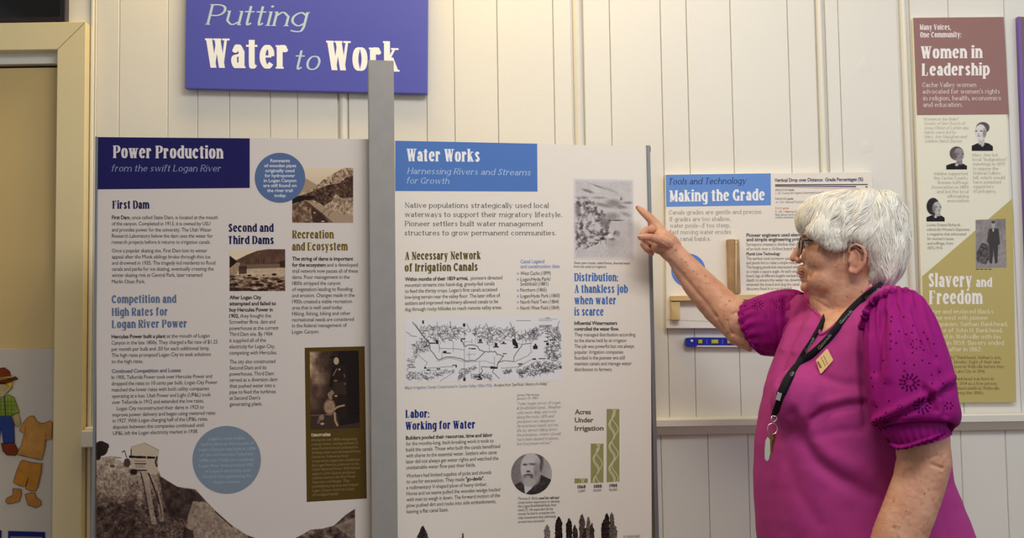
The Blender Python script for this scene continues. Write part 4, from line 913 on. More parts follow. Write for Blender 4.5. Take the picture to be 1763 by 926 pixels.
for (x0, x1, y0, y1) in ((989, 1012, 823.5, 832), (1017, 1039, 763.5, 831.5), (1044.3, 1066.3, 704, 830)):
    flat('chart_bar', BP, [(x0, y0), (x1, y0), (x1, y1 - 1), (x0, y1)], GB, RB, .0004)
    def wave(ph, amp, cx, per): return [(x0 + (x1 - x0) * (cx + amp * math.sin(2 * math.pi * (y - y0) / per + ph)), y) for y in np.linspace(y0 + .5, y1 - 1, max(6, int((y1 - y0) / 2)))]
    lines_part('water_line', BP, [wave(.3, .2, .38, 38), wave(.5, .2, .47, 38), wave(-.5, -.24, .66, 42)], 1.3, (206, 204, 172), RB, .0007)
text(R, 'chart_year', 'head', K, 5.6, [('1860', 994, 840.8, 1008, 840.4), ('1880', 1022, 839.9, 1036, 839.4), ('1900', 1049, 838.8, 1062.5, 838.3)])
text(R, 'chart_value', 'sansi', K, 4.2, [('2,600', 995, 847.3, 1007.3, 846.8), ('50,000', 1021, 846.4, 1035, 845.8), ('90,000', 1048.5, 845.4, 1062.5, 844.8)])
cv = Cv(715, 876, 1065, 975, 1.2, .2); cv.m *= 0
for (x, y, w, v) in ((728, 905, 7, .12), (733, 914, 5, .2), (722, 916, 5, .2), (797, 917, 2.4, .3), (942, 903, 6, .5), (962, 889, 7, .08), (980, 892, 6, .06), (990, 903, 5, .2), (1002, 885, 5.5, .3), (1008, 908, 5, .15), (1013, 889, 4, .4), (1019, 900, 4.5, .2), (1040, 894, 5.5, .1), (1045, 883, 5, .1), (1053.5, 882, 4.5, .35), (1059, 904, 4, .4)):
    h = 975 - y; M = np.clip(1 - np.abs(cv.X - x - 1.2 * (fbm(cv.X, cv.Y, 3, int(x)) - .5) * 3) / (w * np.clip((cv.Y - y) / 12, 0, 1) ** .6 + 1e-3), 0, 1) * (cv.Y > y)
    cv.put(np.clip(M * 5, 0, 1), v, True)
cv.noise(2.2, .25, 30); cv.noise(4, .12, 33)
picture(R, 'tree_print', cv, [(0, (20, 10, 10)), (.5, (120, 108, 100)), (1, (210, 200, 190))], off=.0004, label='dark cypress tree silhouettes printed along the bottom')
text(R, 'credit', 'sansi', (60, 56, 60), 4.2, [('1911 BLANCHARD', 1073, 925.8, 1102, 925)])

# ============================================================ board with surveying tools on the wall
GP = Plane((0, 2.578, 0), (0, -1, 0))
gbo = slab('tool_board', GP, [(1146, 300), (1502, 295.5), (1507.5, 565), (1147.8, 565)], .02, mat('board_print_white', (226, 218, 206)), bev=.001)
tag(gbo, 'white board titled Making the Grade with blue heading, behind the pointing arm', 'display board')
Gd = {'o': gbo, 'plane': GP}
flat('title_block', GP, [(1146.3, 300.8), (1326.9, 298.3), (1327.3, 353.4), (1147, 356)], (104, 142, 206), gbo)
text(Gd, 'subtitle', 'serifi', (34, 38, 92), 11.0, [('Tools and Technology', 1152.3, 317.8, 1286, 316.3)])
text(Gd, 'heading', 'head', (240, 240, 240), 19.5, [('Making the Grade', 1152, 347.3, 1316.5, 344.8)])
block(Gd, 'paragraph', 'serif', (138, 134, 136), 7.6, [1151.8, 1152.8, 1152.8, 1152.8, 1152.8], [369.3, 381, 392, 403.3, 414.6], (-.008, -.004), [1312.6, 1258, 1257, 1258.6, 1223.7],
      ['Canals grades are gentle and precise.', 'If grades are too shallow,', 'water pools– if too steep,', 'fast moving water erodes', 'the canal banks.'])
flat('caption_disc', GP, disc(1185, 465.5, 29.5, 29), (92, 130, 206), gbo, .0005)
for (x0, y0, x1, y1) in ((1166, 455, 1179, 454), (1183, 453, 1203, 452), (1162, 463, 1184, 462), (1188, 461, 1209, 460), (1160, 472, 1176, 471), (1180, 471, 1210, 469), (1166, 480, 1204, 479)): lines_part('print_mark', GP, [[(x0 + k * 3.2, y0 + (k % 2) * 1.6 - .8) for k in range(max(3, int((x1 - x0) / 3.2)))]], 1.5, (222, 230, 240), gbo, .001)
text(Gd, 'subheading', 'bold', (62, 56, 96), 6.0, [('Vertical Drop over Distance:  Grade Percentages (%)', 1333.5, 313, 1486, 311.3)])
flat('grade_bar', GP, [(1334.5, 317.2), (1494, 316.6), (1494, 318.6), (1334.5, 319.4)], (96, 92, 84), gbo, .0004)
flat('grade_bar', GP, [(1334.5, 319.6), (1474, 320.2), (1474, 322.2), (1334.5, 320.6)], (58, 46, 112), gbo, .0005)
flat('grade_bar', GP, [(1334.5, 320.8), (1488, 325.4), (1488, 326), (1334.5, 321.8)], (196, 132, 92), gbo, .0006)
flat('grade_bar', GP, [(1490, 320.6), (1493.5, 320.6), (1493.5, 322.6), (1490, 322.6)], (40, 38, 40), gbo, .0006)
SG2 = (104, 98, 92)
text(Gd, 'caption', 'sans', SG2, 3.6, [('IRRIGATION |Grade:', 1334.8, 328.8, 1367.5, 328.4), ('1 - 2% - County Fair Irrigation (Determined to Just Dam)', 1335, 334.4, 1423.5, 332.8), ('RAILROAD |grade:', 1334.8, 344, 1366, 343.6), ('.4 - 1.5% - Railroad Track (Light)', 1335, 349.8, 1388.6, 349), ('5 - 6% - Highway (federal)', 1335, 366, 1384, 365.6), ('Rail allows land and water', 1335, 371.4, 1388, 371), ('makes pleasant walking', 1335, 375.8, 1384, 375.4)])
text(Gd, 'caption', 'sans', (206, 140, 92), 3.6, [('ROAD |grade:', 1334.8, 360, 1358.5, 359.7)])
text(Gd, 'subheading', 'bold', (74, 68, 70), 6.0, [('Pioneer engineers used elementary', 1285, 407.6, 1398, 406.6), ('and simple engineering principles.', 1285, 415.1, 1398, 414.3), ])
text(Gd, 'paragraph', 'sans', (92, 86, 86), 5.2, [('Surveyors created a decline that was', 1285, 423.2, 1380, 422.6), ('of an inch over a 10-foot board length.', 1285, 430.9, 1382, 430.3)])
text(Gd, 'subheading', 'bold', (58, 52, 54), 5.2, [('Plumb Line Technology', 1285, 439.5, 1343.3, 438.9)])
block(Gd, 'paragraph', 'sans', (92, 86, 86), 5.2, 1285, [447.4, 454.8, 462.3, 469.8, 477.3, 484.7, 492.2, 499.5], (-.004, -.006), [1366, 1378, 1374, 1388, 1378, 1382, 1376, 1364],
      ['The earliest canal surveyors used a', 'and plumb line to make a simple measure.', 'The hanging plumb bob intersected with', 'to create a square angle. At each end of the', 'board, legs of different lengths marked the', 'depth to ensure the water ran downhill.', 'reversed the board and dug the canal', 'discovery fixed it to run downhill.'])
lines_part('dashed_line', GP, [[(1148 + 4.3 * i, 550.6 + .16 * i), (1150.8 + 4.3 * i, 550.7 + .16 * i)] for i in range(60)], .8, (120, 110, 100), gbo, .0006)
m_wood = mat('pale_wood', (212, 184, 130), rough=.55, rgb2=(196, 164, 108), vscale=22)
m_wood2 = mat('brown_wood', (178, 142, 98), rough=.6, rgb2=(152, 118, 78), vscale=26)
def pbox(name, q, y0, y1, m, parent=None, bev=.0012):
    """block whose front face covers the pixel box q at depth y0"""
    a = P(q[0], q[3], y0); b = P(q[2], q[1], y0)
    return bmobj(name, box_bm(a.x, b.x, y0, y1, a.z, b.z, bev), m, parent)
lev = empty('plumb_level', P(1264, 505, 2.577)); tag(lev, 'wooden plumb line level with upright, crossbeam and leg fixed to the white board', 'surveying tool')
pbox('crossbeam', (1155.5, 505.5, 1392, 518), 2.556, 2.577, m_wood, lev)
pbox('upright', (1255.5, 411.5, 1266.2, 505), 2.558, 2.577, m_wood2, lev)
pbox('upright', (1268.3, 412, 1272.8, 505), 2.558, 2.577, m_wood2, lev)
pbox('leg', (1156.5, 519, 1170.5, 551), 2.560, 2.577, m_wood, lev)
pbox('leg', (1376, 519, 1390, 545), 2.560, 2.577, m_wood, lev)
m_str = mat('white_string', (226, 208, 176), rough=.8)
def tube(pts, rad, n=8, m=None, name='tube', parent=None, smooth=True, caps=True):
    bm = bmesh.new(); loft(bm, pts, rad, n, caps); return bmobj(name, bm, m, parent, smooth)
def loft(bm, pts, rad, n=16, caps=True, flat=None, upv=None):
    """rings along a path; rad: radius or (ra, rb) per point"""
    pts = [Vector(p) for p in pts]; rings = []; pu = None
    for i, p in enumerate(pts):
        t = (pts[min(i + 1, len(pts) - 1)] - pts[max(i - 1, 0)]).normalized()
        if upv is not None: u = Vector(upv)
        elif pu is None: u = Vector((0, 0, 1)) if abs(t.z) < .9 else Vector((1, 0, 0))
        else: u = pu
        u = (u - t * u.dot(t)).normalized(); w = t.cross(u); pu = u
        r = rad[i] if isinstance(rad, (list, tuple)) else rad
        ra, rb = r if isinstance(r, (list, tuple)) else (r, r)
        rings.append([bm.verts.new(p + u * ra * math.cos(2 * math.pi * k / n) + w * rb * math.sin(2 * math.pi * k / n)) for k in range(n)])
    for a, b in zip(rings[:-1], rings[1:]):
        for k in range(n): bm.faces.new((a[k], a[(k + 1) % n], b[(k + 1) % n], b[k]))
    if caps:
        for ring, s in ((rings[0], 1), (rings[-1], -1)):
            c = bm.verts.new(sum((v.co for v in ring), Vector()) / n)
            for k in range(n):
                f = (ring[(k + 1) % n], ring[k], c) if s > 0 else (ring[k], ring[(k + 1) % n], c)
                bm.faces.new(f)
    return rings
tube([P(1266.5, 413, 2.556), P(1267.3, 418, 2.5525), P(1267.2, 470, 2.5525), P(1267, 513, 2.5525)], .0011, 6, m_str, 'plumb_string', lev)
tube([P(1265, 413, 2.5545), P(1267, 411.5, 2.5535), P(1270, 414, 2.5545), P(1268, 418, 2.5535), P(1266, 416, 2.5545)], .0012, 6, m_str, 'string_knot', lev)

# spirit level
sl_ = empty('spirit_level', P(1222, 589, 2.59)); tag(sl_, 'blue spirit level with yellow vials hung on the planks below the tool board', 'spirit level')
m_bl = mat('blue_plastic', (24, 40, 150), rough=.3, coat=.3)
SLP = Plane((0, 2.582, 0), (0, -1, 0))
slab('level_body', SLP, [(1179.5, 586), (1182, 581.5), (1195, 580.2), (1370, 581.6), (1380, 588), (1370, 596), (1200, 594.8), (1193, 597.4), (1183, 597), (1179.5, 592)], .017, m_bl, sl_, bev=.001)
slab('level_edge', SLP, [(1200, 594.6), (1370, 595.2), (1370, 597.4), (1200, 596.8)], .017, mat('white_edge', (214, 210, 214), rough=.3), sl_, off=.0008)
m_yel = mat('vial_yellow', (176, 176, 62), rough=.15, coat=.6)
m_dk = mat('vial_frame', (60, 58, 40), rough=.4)
for (x0, x1) in ((1201, 1210), (1223.5, 1237.5), (1251, 1260), (1300, 1310)):
    slab('vial_window', SLP, [(x0, 583.5), (x1, 583.5), (x1, 592.6), (x0, 592.6)], .001, m_dk, sl_, off=.0012)
    slab('vial', SLP, [(x0 + 1.2, 585), (x1 - 1.2, 585), (x1 - 1.2, 591), (x0 + 1.2, 591)], .001, m_yel, sl_, off=.002, bev=.0003)
tube([P(1191, 586.7, 2.5805), P(1191, 586.7, 2.5816)], .0035, 12, mat('hang_hole', (210, 214, 226), rough=.4), 'hang_hole', sl_)
for mx_ in (1217, 1244): lines_part('marking', SLP, [[(mx_, 584), (mx_, 592)]], .9, (120, 140, 210), sl_, .0012)

# ============================================================ right hand poster
QP = Plane((0, 2.585, 0), (0, -1, 0))
po = slab('history_poster', QP, [(1571.8, 30.4), (1728.3, 29), (1749.8, 692.3), (1592.5, 693)], .012, mat('poster_cream', (224, 219, 198), rough=.5, spec=.3), bev=.0008)
tag(po, 'tall narrow poster titled Women in Leadership, maroon top and gold lower part', 'poster')
Q = {'o': po, 'plane': QP}
flat('title_block', QP, [(1572, 30.6), (1728, 29.2), (1737.2, 197), (1578.6, 198.4)], (148, 112, 108), po)
flat('gold_ground', QP, [(1743, 341.5), (1749.6, 692), (1592.8, 692.8), (1587.4, 476)], (184, 168, 108), po)
WH = (236, 228, 222)
text(Q, 'heading', 'head', (228, 214, 214), 9.4, [('Many Voices,', 1583, 51.6, 1637, 51.3), ('One Community:', 1584, 64.6, 1655, 64.2)])
text(Q, 'heading', 'head', WH, 21.0, [('Women in', 1585, 100.8, 1692, 100), ('Leadership', 1586.6, 130.4, 1704, 129.6)])
block(Q, 'paragraph', 'serif', (226, 214, 210), 7.8, [1588, 1588.5, 1589, 1589.4], [149.8, 161.3, 172.8, 184], (-.002, -.002), [1681, 1721, 1723, 1657], ['Cache Valley women', "advocated for women's rights", 'in religion, health, economics', 'and education.'])
TG = (160, 152, 140)
block(Q, 'paragraph', 'serifi', TG, 5.4, [1590.5, 1590.7, 1590.9, 1591.1, 1591.3, 1591.5], [207.6, 215.1, 222.7, 230.3, 237.9, 245.5], (0, 0), [1650, 1662, 1669, 1647, 1665, 1657],
      ['Women in the Relief', 'Society of the Church of', 'Jesus Christ of Latter-day', 'Saints were led by', 'Mary Ann Maughan and', 'Adeline Hatch Barber'])
block(Q, 'paragraph', 'serif', TG, 5.4, [1674, 1674.3, 1674.5, 1674.7, 1674.9, 1675, 1675.3, 1675.5, 1675.7], [269.3, 277.1, 284.9, 292.7, 300.5, 308.3, 316, 323.8, 331.7], (0, 0), [1717.4, 1733.8, 1730, 1718.6, 1722.7, 1730.5, 1723.6, 1710.7, 1716],
      ['Mary Ann led', 'local "Indignation"', 'meetings in 1870', 'to oppose the', 'federal Cullom', 'bill, which would', 'have punished', 'supporters', 'of polygamy.'])
block(Q, 'paragraph', 'serif', TG, 5.4, [1606.6, 1607.5, 1613.4, 1603, 1613, 1631.4, 1630.8], [301.4, 309.1, 316.8, 324.6, 332.4, 340.2, 348], (0, 0), [1666.2, 1666.4, 1666.7, 1667.2, 1667.5, 1668, 1669.6],
      ['Adeline supported', 'the Cache County', 'Women Suffrage', 'Association in 1889', 'and led the local', 'silkmaking', 'association.'])
block(Q, 'paragraph', 'sans', (130, 124, 112), 5.0, [1595.8, 1596, 1596.2, 1596.4, 1596.6, 1596.8], [389.4, 397.3, 405.2, 413.2, 421.2, 429.2], (0, 0), [1653, 1670, 1663, 1642, 1641, 1623],
      ['Louisa Greene Richards', "edited the Woman's Exponent,", 'a magazine that advocated', "for women's issues", 'and suffrage, from', '1872-1914.'])
text(Q, 'heading', 'head', WH, 23.5, [('Slavery', 1598.4, 494, 1674, 494), ('Freedom', 1599.3, 523.6, 1692, 523.2)])
text(Q, 'heading', 'head', WH, 15.8, [('and', 1680, 494, 1708.5, 493.8)])
block(Q, 'paragraph', 'serif', (232, 226, 200), 7.4, 1599.7, [539.6, 550.4, 561.2, 572, 582.8, 593.6, 604.6], (0, 0), [1710, 1701, 1735, 1726.4, 1722.8, 1728.5, 1690],
      ['Free and enslaved Blacks', 'came west with pioneer', 'companies. Nathan Bankhead,', 'a slave of John H. Bankhead,', 'arrived in Wellsville with his', 'family in 1859. Slavery ended', 'shortly after in 1862.'])
block(Q, 'paragraph', 'serif', (92, 82, 50), 5.4, [1636.5, 1641.7, 1643, 1645, 1644, 1645, 1643, 1641.5], [617.8, 625.5, 633.5, 641.6, 654.4, 662.6, 670.7, 678.7], (0, 0), [1723.7, 1722, 1729, 1696.5, 1711, 1717, 1721.6, 1694],
      ['ky" Bankhead, Nathan\'s son,', 'Moseby. Eight of their nine', 'born in Wellsville before they', 'Lake City in 1896.', 'Bankhead was born in', 'in 1854 as a free person.', 'a blacksmith in Wellsville,', 'during the 1880s.'])
for k in range(4): lines_part('print_mark', QP, [[(1680 + k * 7.2, 463.4), (1685.4 + k * 7.2, 463.3)]], 1.3, (70, 62, 40), po, .0008)
def portrait(x0, y0, x1, y1, fc, hair, seed, turn, lab, bgm=True):
    cv = Cv(x0, y0, x1, y1, 2.0, .9)
    if bgm: cv.m *= 0
    w, h = x1 - x0, y1 - y0
    X = lambda u: x0 + u * w
    Y = lambda u: y0 + u * h
    cv.poly([(X(0), y1), (X(.0), Y(.82)), (X(.25), Y(.74)), (X(.5), Y(.70)), (X(.8), Y(.74)), (X(1), Y(.84)), (X(1), y1)], .06, mask=True)
    hx, hy, hr, hq, hv = hair
    cv.ell(X(hx), Y(hy), w * hr, h * hq, hv, .1, mask=True)
    fx_, fy_, fr, fq, fv = fc
    cv.poly([(X(fx_ - .12), Y(.5)), (X(fx_ + .16), Y(.5)), (X(fx_ + .18), Y(.78)), (X(fx_ - .1), Y(.78))], fv * .85, mask=True)
    cv.ell(X(fx_), Y(fy_), w * fr, h * fq, fv, .12, mask=True)
    for dx in (-.13, .1): cv.ell(X(fx_ + dx + turn), Y(fy_ - .03), w * .055, h * .016, .2, .7); cv.ell(X(fx_ + dx + turn), Y(fy_ - .07), w * .07, h * .010, .4, .7)
    cv.ell(X(fx_ + turn * 1.3), Y(fy_ + .07), w * .03, h * .035, fv * .7, .8); cv.ell(X(fx_ + turn), Y(fy_ + .13), w * .08, h * .012, .35, .7)
    cv.ell(X(fx_ - np.sign(turn) * fr * .7), Y(fy_ + .04), w * .1, h * .16, fv * .6, .9)
    cv.ell(X(.5), Y(.79), w * .08, h * .06, .85, .5); cv.noise(2, .08, seed)
    return picture(Q, 'portrait_print', cv, GREY, off=.0006, label=lab)
portrait(1673, 209.5, 1709.6, 260, (.42, .36, .27, .27, .98), (.52, .2, .32, .19, .3), 5, -.08, 'black and white portrait of a woman in a dark dress with white collar pin')
portrait(1629, 252, 1665, 292, (.6, .36, .25, .29, .6), (.5, .3, .34, .30, .3), 6, .09, 'grey portrait of an older woman facing right')
portrait(1595, 340.5, 1626.5, 381.5, (.58, .42, .24, .26, .82), (.36, .36, .36, .36, .1), 7, .09, 'black and white portrait of a dark haired woman facing right')
cv = Cv(1680, 378, 1733, 461, 2, .55)
Z = lambda *p: [(1560 + p[i] / 3.43, 190 + p[i + 1] / 3.43) for i in range(0, len(p), 2)]
cv.noise(14, .15, 2); cv.poly(Z(411, 880, 592, 850, 592, 930, 411, 930), .6); cv.noise(3, .1, 8)
cv.ell(1560 + 519 / 3.43, 190 + 676 / 3.43, 3.2, 6.2, .72, .3); cv.ell(1560 + 519 / 3.43, 190 + 662 / 3.43, 3.3, 2.2, .2, .4)
cv.poly(Z(490, 700, 550, 698, 558, 790, 545, 800, 540, 900, 525, 905, 518, 820, 508, 905, 492, 900, 490, 790, 478, 775), .2); cv.poly(Z(478, 775, 490, 700, 500, 710, 488, 780), .25)
cv.ell(1560 + 518 / 3.43, 190 + 708 / 3.43, 1.4, 3, .85, .4)
cv.poly(Z(415, 840, 450, 780, 485, 790, 490, 880, 470, 910, 420, 890), .3); cv.noise(3, .3, 17, cv.pmask(Z(415, 840, 450, 780, 485, 790, 490, 880, 470, 910, 420, 890)))
picture(Q, 'photo_print', cv, GREY, off=.0006, quad=[(1679.5, 378.5), (1731, 376.5), (1733, 460.5), (1680, 462)], label='grey photo of a standing man in a long coat beside a chair')
p2 = slab('history_poster', QP, [(1753, 28.8), (1900, 28), (1921, 691), (1776, 692)], .012, mat('poster_maroon', (120, 92, 96), rough=.5, spec=.3), bev=.0008)
tag(p2, 'maroon poster with purple edge cut off at the right photo edge', 'poster')
slab('purple_edge', QP, [(1752.6, 28.6), (1757, 28.6), (1780.5, 692), (1775.6, 692)], .013, mat('purple_print', (112, 84, 158), rough=.5), p2, off=.0006)
# ============================================================ the person
def sphere(bm, c, r, M=None, sub=3):
    """ellipsoid with radii r along the axes in M"""
    g = bmesh.ops.create_icosphere(bm, subdivisions=sub, radius=1.0)
    for v in g['verts']:
        q = Vector((v.co.x * r[0], v.co.y * r[1], v.co.z * r[2]))
        v.co = (M @ q if M is not None else q) + Vector(c)
def fuse(bm, voxel, it, fac=.5):
    """one continuous skin over overlapping closed forms"""
    me = bpy.data.meshes.new('f'); bm.to_mesh(me); bm.free()
    o = bpy.data.objects.new('f', me); COL.objects.link(o)
    m = o.modifiers.new('r', 'REMESH'); m.mode = 'VOXEL'; m.voxel_size = voxel; m.adaptivity = 0
    s = o.modifiers.new('s', 'SMOOTH'); s.iterations = it; s.factor = fac
    bpy.context.view_layer.update()
    r = bpy.data.meshes.new_from_object(o.evaluated_get(bpy.context.evaluated_depsgraph_get()))
    bpy.data.objects.remove(o); bpy.data.meshes.remove(me); return r
def mesh_np(me):
    v = np.zeros(len(me.vertices) * 3); me.vertices.foreach_get('co', v); n = np.zeros(len(me.vertices) * 3); me.vertices.foreach_get('normal', n)
    return v.reshape(-1, 3), n.reshape(-1, 3)
def setco(me, v): me.vertices.foreach_set('co', v.ravel()); me.update()
def topx(v):
    d = v - np.array(CAM); z = d @ np.array(fw); return 881.5 + F * (d @ np.array(rt)) / z, 463 - F * (d @ np.array(up)) / z
def pdist(px, py, pts):
    D = np.full(len(px), 1e9)
    for (xa, ya), (xb, yb) in zip(pts[:-1], pts[1:]):
        dx, dy = xb - xa, yb - ya; t = np.clip(((px - xa) * dx + (py - ya) * dy) / (dx * dx + dy * dy + 1e-9), 0, 1)
        D = np.minimum(D, np.hypot(px - xa - t * dx, py - ya - t * dy))
    return D
def folds(me, items, extra=None):
    v, n = mesh_np(me); px, py = topx(v); c = np.array(CAM) - v; c /= np.linalg.norm(c, axis=1)[:, None]
    face = np.clip((n * c).sum(1) * 2.5, 0, 1); d = np.zeros(len(v))
    for pts, amp, w in items: d += amp * np.exp(-(pdist(px, py, pts) / w) ** 2)
    d *= face
    if extra is not None: d += extra(v, n, px, py)
    setco(me, v + n * d[:, None])
def place(me, name, m, parent, smooth=True):
    me.name = name; me.materials.clear(); me.materials.append(m)
    if smooth: me.shade_smooth()
    o = bpy.data.objects.new(name, me); COL.objects.link(o); o.parent = parent
    o.matrix_parent_inverse = Matrix.Translation(-Vector(parent.location)) if parent.parent is None else Matrix()
    return o
def rp(r, y): return r * y / F          # pixel length at depth y -> metres

person = empty('person', (0.735, 2.06, 0.0))
tag(person, 'white haired woman in glasses and magenta blouse, pointing at the right display board', 'person')
m_skin = mat('skin', (198, 150, 122), rough=.5, sss=.10, bump=.2, bscale=260, rgb2=(184, 130, 104), vscale=26, spec=.4)
nt = m_skin.node_tree   # freckles and age spots
pb = nt.nodes['Principled BSDF']; src = pb.inputs['Base Color'].links[0].from_socket
tcn = nt.nodes.new('ShaderNodeTexCoord'); vo = nt.nodes.new('ShaderNodeTexNoise'); vo.inputs['Scale'].default_value = 95; vo.inputs['Detail'].default_value = 2
nt.links.new(tcn.outputs['Object'], vo.inputs['Vector'])
mr = nt.nodes.new('ShaderNodeMapRange'); mr.inputs['From Min'].default_value = .60; mr.inputs['From Max'].default_value = .80; mr.inputs['To Max'].default_value = .6
nt.links.new(vo.outputs['Fac'], mr.inputs['Value'])
mx = nt.nodes.new('ShaderNodeMix'); mx.data_type = 'RGBA'; mx.inputs['B'].default_value = (*alb((138, 78, 54)), 1)
nt.links.new(src, mx.inputs['A']); nt.links.new(mr.outputs['Result'], mx.inputs['Factor']); nt.links.new(mx.outputs['Result'], pb.inputs['Base Color'])

# head frame
HC = P(1462, 425, 2.06); AL = .25
Fv = Vector((-math.cos(AL), math.sin(AL), 0)); Sv = Vector((-math.sin(AL), -math.cos(AL), 0)); Zv = Vector((0, 0, 1))
HM3 = Matrix((Fv, Sv, Zv)).transposed()
def Hp(f, s, z): return HC + Fv * f + Sv * s + Zv * z
def rows_loft(bm, rows, n=48, egg=.16, ex=2.2):
    rings = []
    for (z, fb, ff, w) in rows:
        mid = (fb + ff) / 2; A_ = (ff - fb) / 2; r = []
        for k in range(n):
            t = 2 * math.pi * k / n; c, s = math.cos(t), math.sin(t)
            c2 = math.copysign(abs(c) ** (2 / ex), c); s2 = math.copysign(abs(s) ** (2 / ex), s)
            r.append(bm.verts.new(Hp(mid + A_ * c2, w * s2 * (1 - egg * c), z)))
        rings.append(r)
    for a, b in zip(rings[:-1], rings[1:]):
        for k in range(n): bm.faces.new((a[k], b[k], b[(k + 1) % n], a[(k + 1) % n]))
    bm.faces.new(rings[0]); bm.faces.new(rings[-1][::-1])

TH = .26; Tf = Vector((-math.cos(TH), -math.sin(TH), 0)); Ts = Vector((math.sin(TH), -math.cos(TH), 0))
trow = [(516, 1438, 1528, .075), (524, 1418, 1545, .12), (536, 1398, 1558, .150), (560, 1374, 1576, .172), (600, 1353, 1592, .182), (650, 1334, 1600, .186), (700, 1322, 1606, .190), (760, 1312, 1610, .195), (820, 1310, 1616, .20), (880, 1312, 1640, .208), (926, 1317, 1656, .214), (985, 1322, 1664, .216), (1030, 1322, 1664, .216)]
def torso(bm, rows, sc, n=72, yc=2.07):
    rings = []
    for (y, xl, xr, b) in rows:
        c = P((xl + xr) / 2, y, yc); X = rp((xr - xl) / 2, yc); a_ = math.sqrt(max(X * X - (b * math.sin(TH)) ** 2, 1e-4)) / math.cos(TH)
        r = []
        for k in range(n):
            t = 2 * math.pi * k / n; c_, s_ = math.cos(t), math.sin(t); e = 2 / 2.25
            r.append(bm.verts.new(c + Tf * (a_ * sc) * math.copysign(abs(c_) ** e, c_) + Ts * (b * sc) * math.copysign(abs(s_) ** e, s_)))
        rings.append(r)
    for a, b in zip(rings[:-1], rings[1:]):
        for k in range(n): bm.faces.new((a[k], b[k], b[(k + 1) % n], a[(k + 1) % n]))
    bm.faces.new(rings[0]); bm.faces.new(rings[-1][::-1])
# ---------------- body skin: head, neck, chest, both arms and hands as one surface
bm = bmesh.new()
rows_loft(bm, [(.100, -.04, .035, .03), (.094, -.062, .058, .05), (.08, -.082, .078, .063), (.055, -.094, .090, .072), (.03, -.097, .0935, .075), (.014, -.097, .0885, .075),
               (-.004, -.093, .0865, .073), (-.022, -.087, .089, .071), (-.038, -.078, .093, .067), (-.052, -.066, .0945, .062), (-.066, -.05, .0925, .057), (-.08, -.035, .089, .050), (-.092, -.02, .080, .041), (-.101, -.01, .066, .028)])
S_ = lambda f, s, z, a, b, c: sphere(bm, Hp(f, s, z), (a, b, c), HM3)
loft(bm, [Hp(.083, 0, .022), Hp(.0945, 0, .008), Hp(.103, 0, -.006), Hp(.110, 0, -.018), Hp(.111, 0, -.024)], [.0065, .0075, .0085, .0095, .008], 16)
S_(.1125, 0, -.0205, .0075, .0085, .0075)
for s in (-1, 1):
    S_(.101, s * .0115, -.0255, .0085, .0055, .006)
    S_(.085, s * .030, .026, .009, .022, .0065); S_(.060, s * .038, -.022, .030, .026, .030); S_(.074, s * .021, -.018, .022, .018, .026)
    S_(.046, s * .034, -.068, .042, .024, .030); S_(.078, s * .031, .0075, .0105, .0145, .0115)
    S_(.080, s * .026, -.042, .012, .012, .02)
S_(.0955, 0, -.041, .010, .020, .0065); S_(.0965, 0, -.0475, .0078, .021, .0040); S_(.0955, 0, -.0580, .0082, .018, .0045); S_(.092, 0, -.066, .008, .016, .005)
S_(.087, 0, -.081, .0135, .020, .0125); loft(bm, [Hp(.062, 0, -.082), Hp(.055, 0, -.100), Hp(.040, 0, -.122), Hp(.022, 0, -.150), Hp(.006, 0, -.18)], [.022, .032, .039, .044, .048], 24)
# ear (near and far): bowl, rim, lobe
for s in (1, -1):
    sphere(bm, Hp(-.004, s * .074, -.033), (.013, .0055, .024), HM3)
    rim = [Hp(.0085, s * .0775, -.018), Hp(.005, s * .081, -.006), Hp(-.006, s * .085, -.0005), Hp(-.018, s * .0875, -.007), Hp(-.0235, s * .088, -.021), Hp(-.021, s * .0865, -.037), Hp(-.013, s * .084, -.049), Hp(-.004, s * .081, -.057), Hp(.005, s * .078, -.056), Hp(.008, s * .076, -.047)]
    loft(bm, rim, [.003, .0034, .0037, .004, .004, .0042, .005, .0062, .0055, .004], 10)
    loft(bm, [Hp(-.004, s * .080, -.010), Hp(-.0125, s * .0825, -.021), Hp(-.0125, s * .082, -.034), Hp(-.005, s * .080, -.044)], [.002, .0028, .0028, .0025], 8)
    sphere(bm, Hp(.0065, s * .0775, -.034), (.0035, .003, .006), HM3)
# neck and upper chest
def ph(xl, xr, y, d): return P((xl + xr) / 2, y, d)
loft(bm, [ph(1412, 1510, 455, 2.06), ph(1404, 1516, 480, 2.06), ph(1407, 1522, 500, 2.06), ph(1417, 1530, 525, 2.06), ph(1424, 1548, 555, 2.06), ph(1400, 1560, 600, 2.06), ph(1390, 1570, 700, 2.07)],
     [(rp(46, 2.06), .056), (rp(55, 2.06), .060), (rp(57, 2.06), .062), (rp(56, 2.06), .066), (rp(62, 2.06), .082), (rp(82, 2.06), .12), (rp(85, 2.06), .12)], 40, upv=(1, 0, 0))
torso(bm, [(y, xl, xr, b) for (y, xl, xr, b) in trow if 530 < y < 620], .95)
# far (right) arm stretched to the board
def R_(px, d): return rp(px, d)
arm = [(1390, 556, 2.20, 44), (1345, 566, 2.225, 41), (1312, 566, 2.25, 38.5), (1290, 560, 2.262, 36.5), (1271, 553, 2.272, 35.5), (1237, 525, 2.295, 32), (1202, 487, 2.315, 27.5), (1180, 459, 2.325, 22), (1163, 439, 2.332, 19), (1150, 426, 2.336, 19.5)]
loft(bm, [P(x, y, d) for x, y, d, r in arm], [(R_(r, d), R_(r, d) * .88) for x, y, d, r in arm], 32)
loft(bm, [P(1300, 585, 2.25), P(1270, 573, 2.268), P(1240, 547, 2.29)], [R_(23, 2.25), R_(22, 2.25), R_(14, 2.25)], 20)
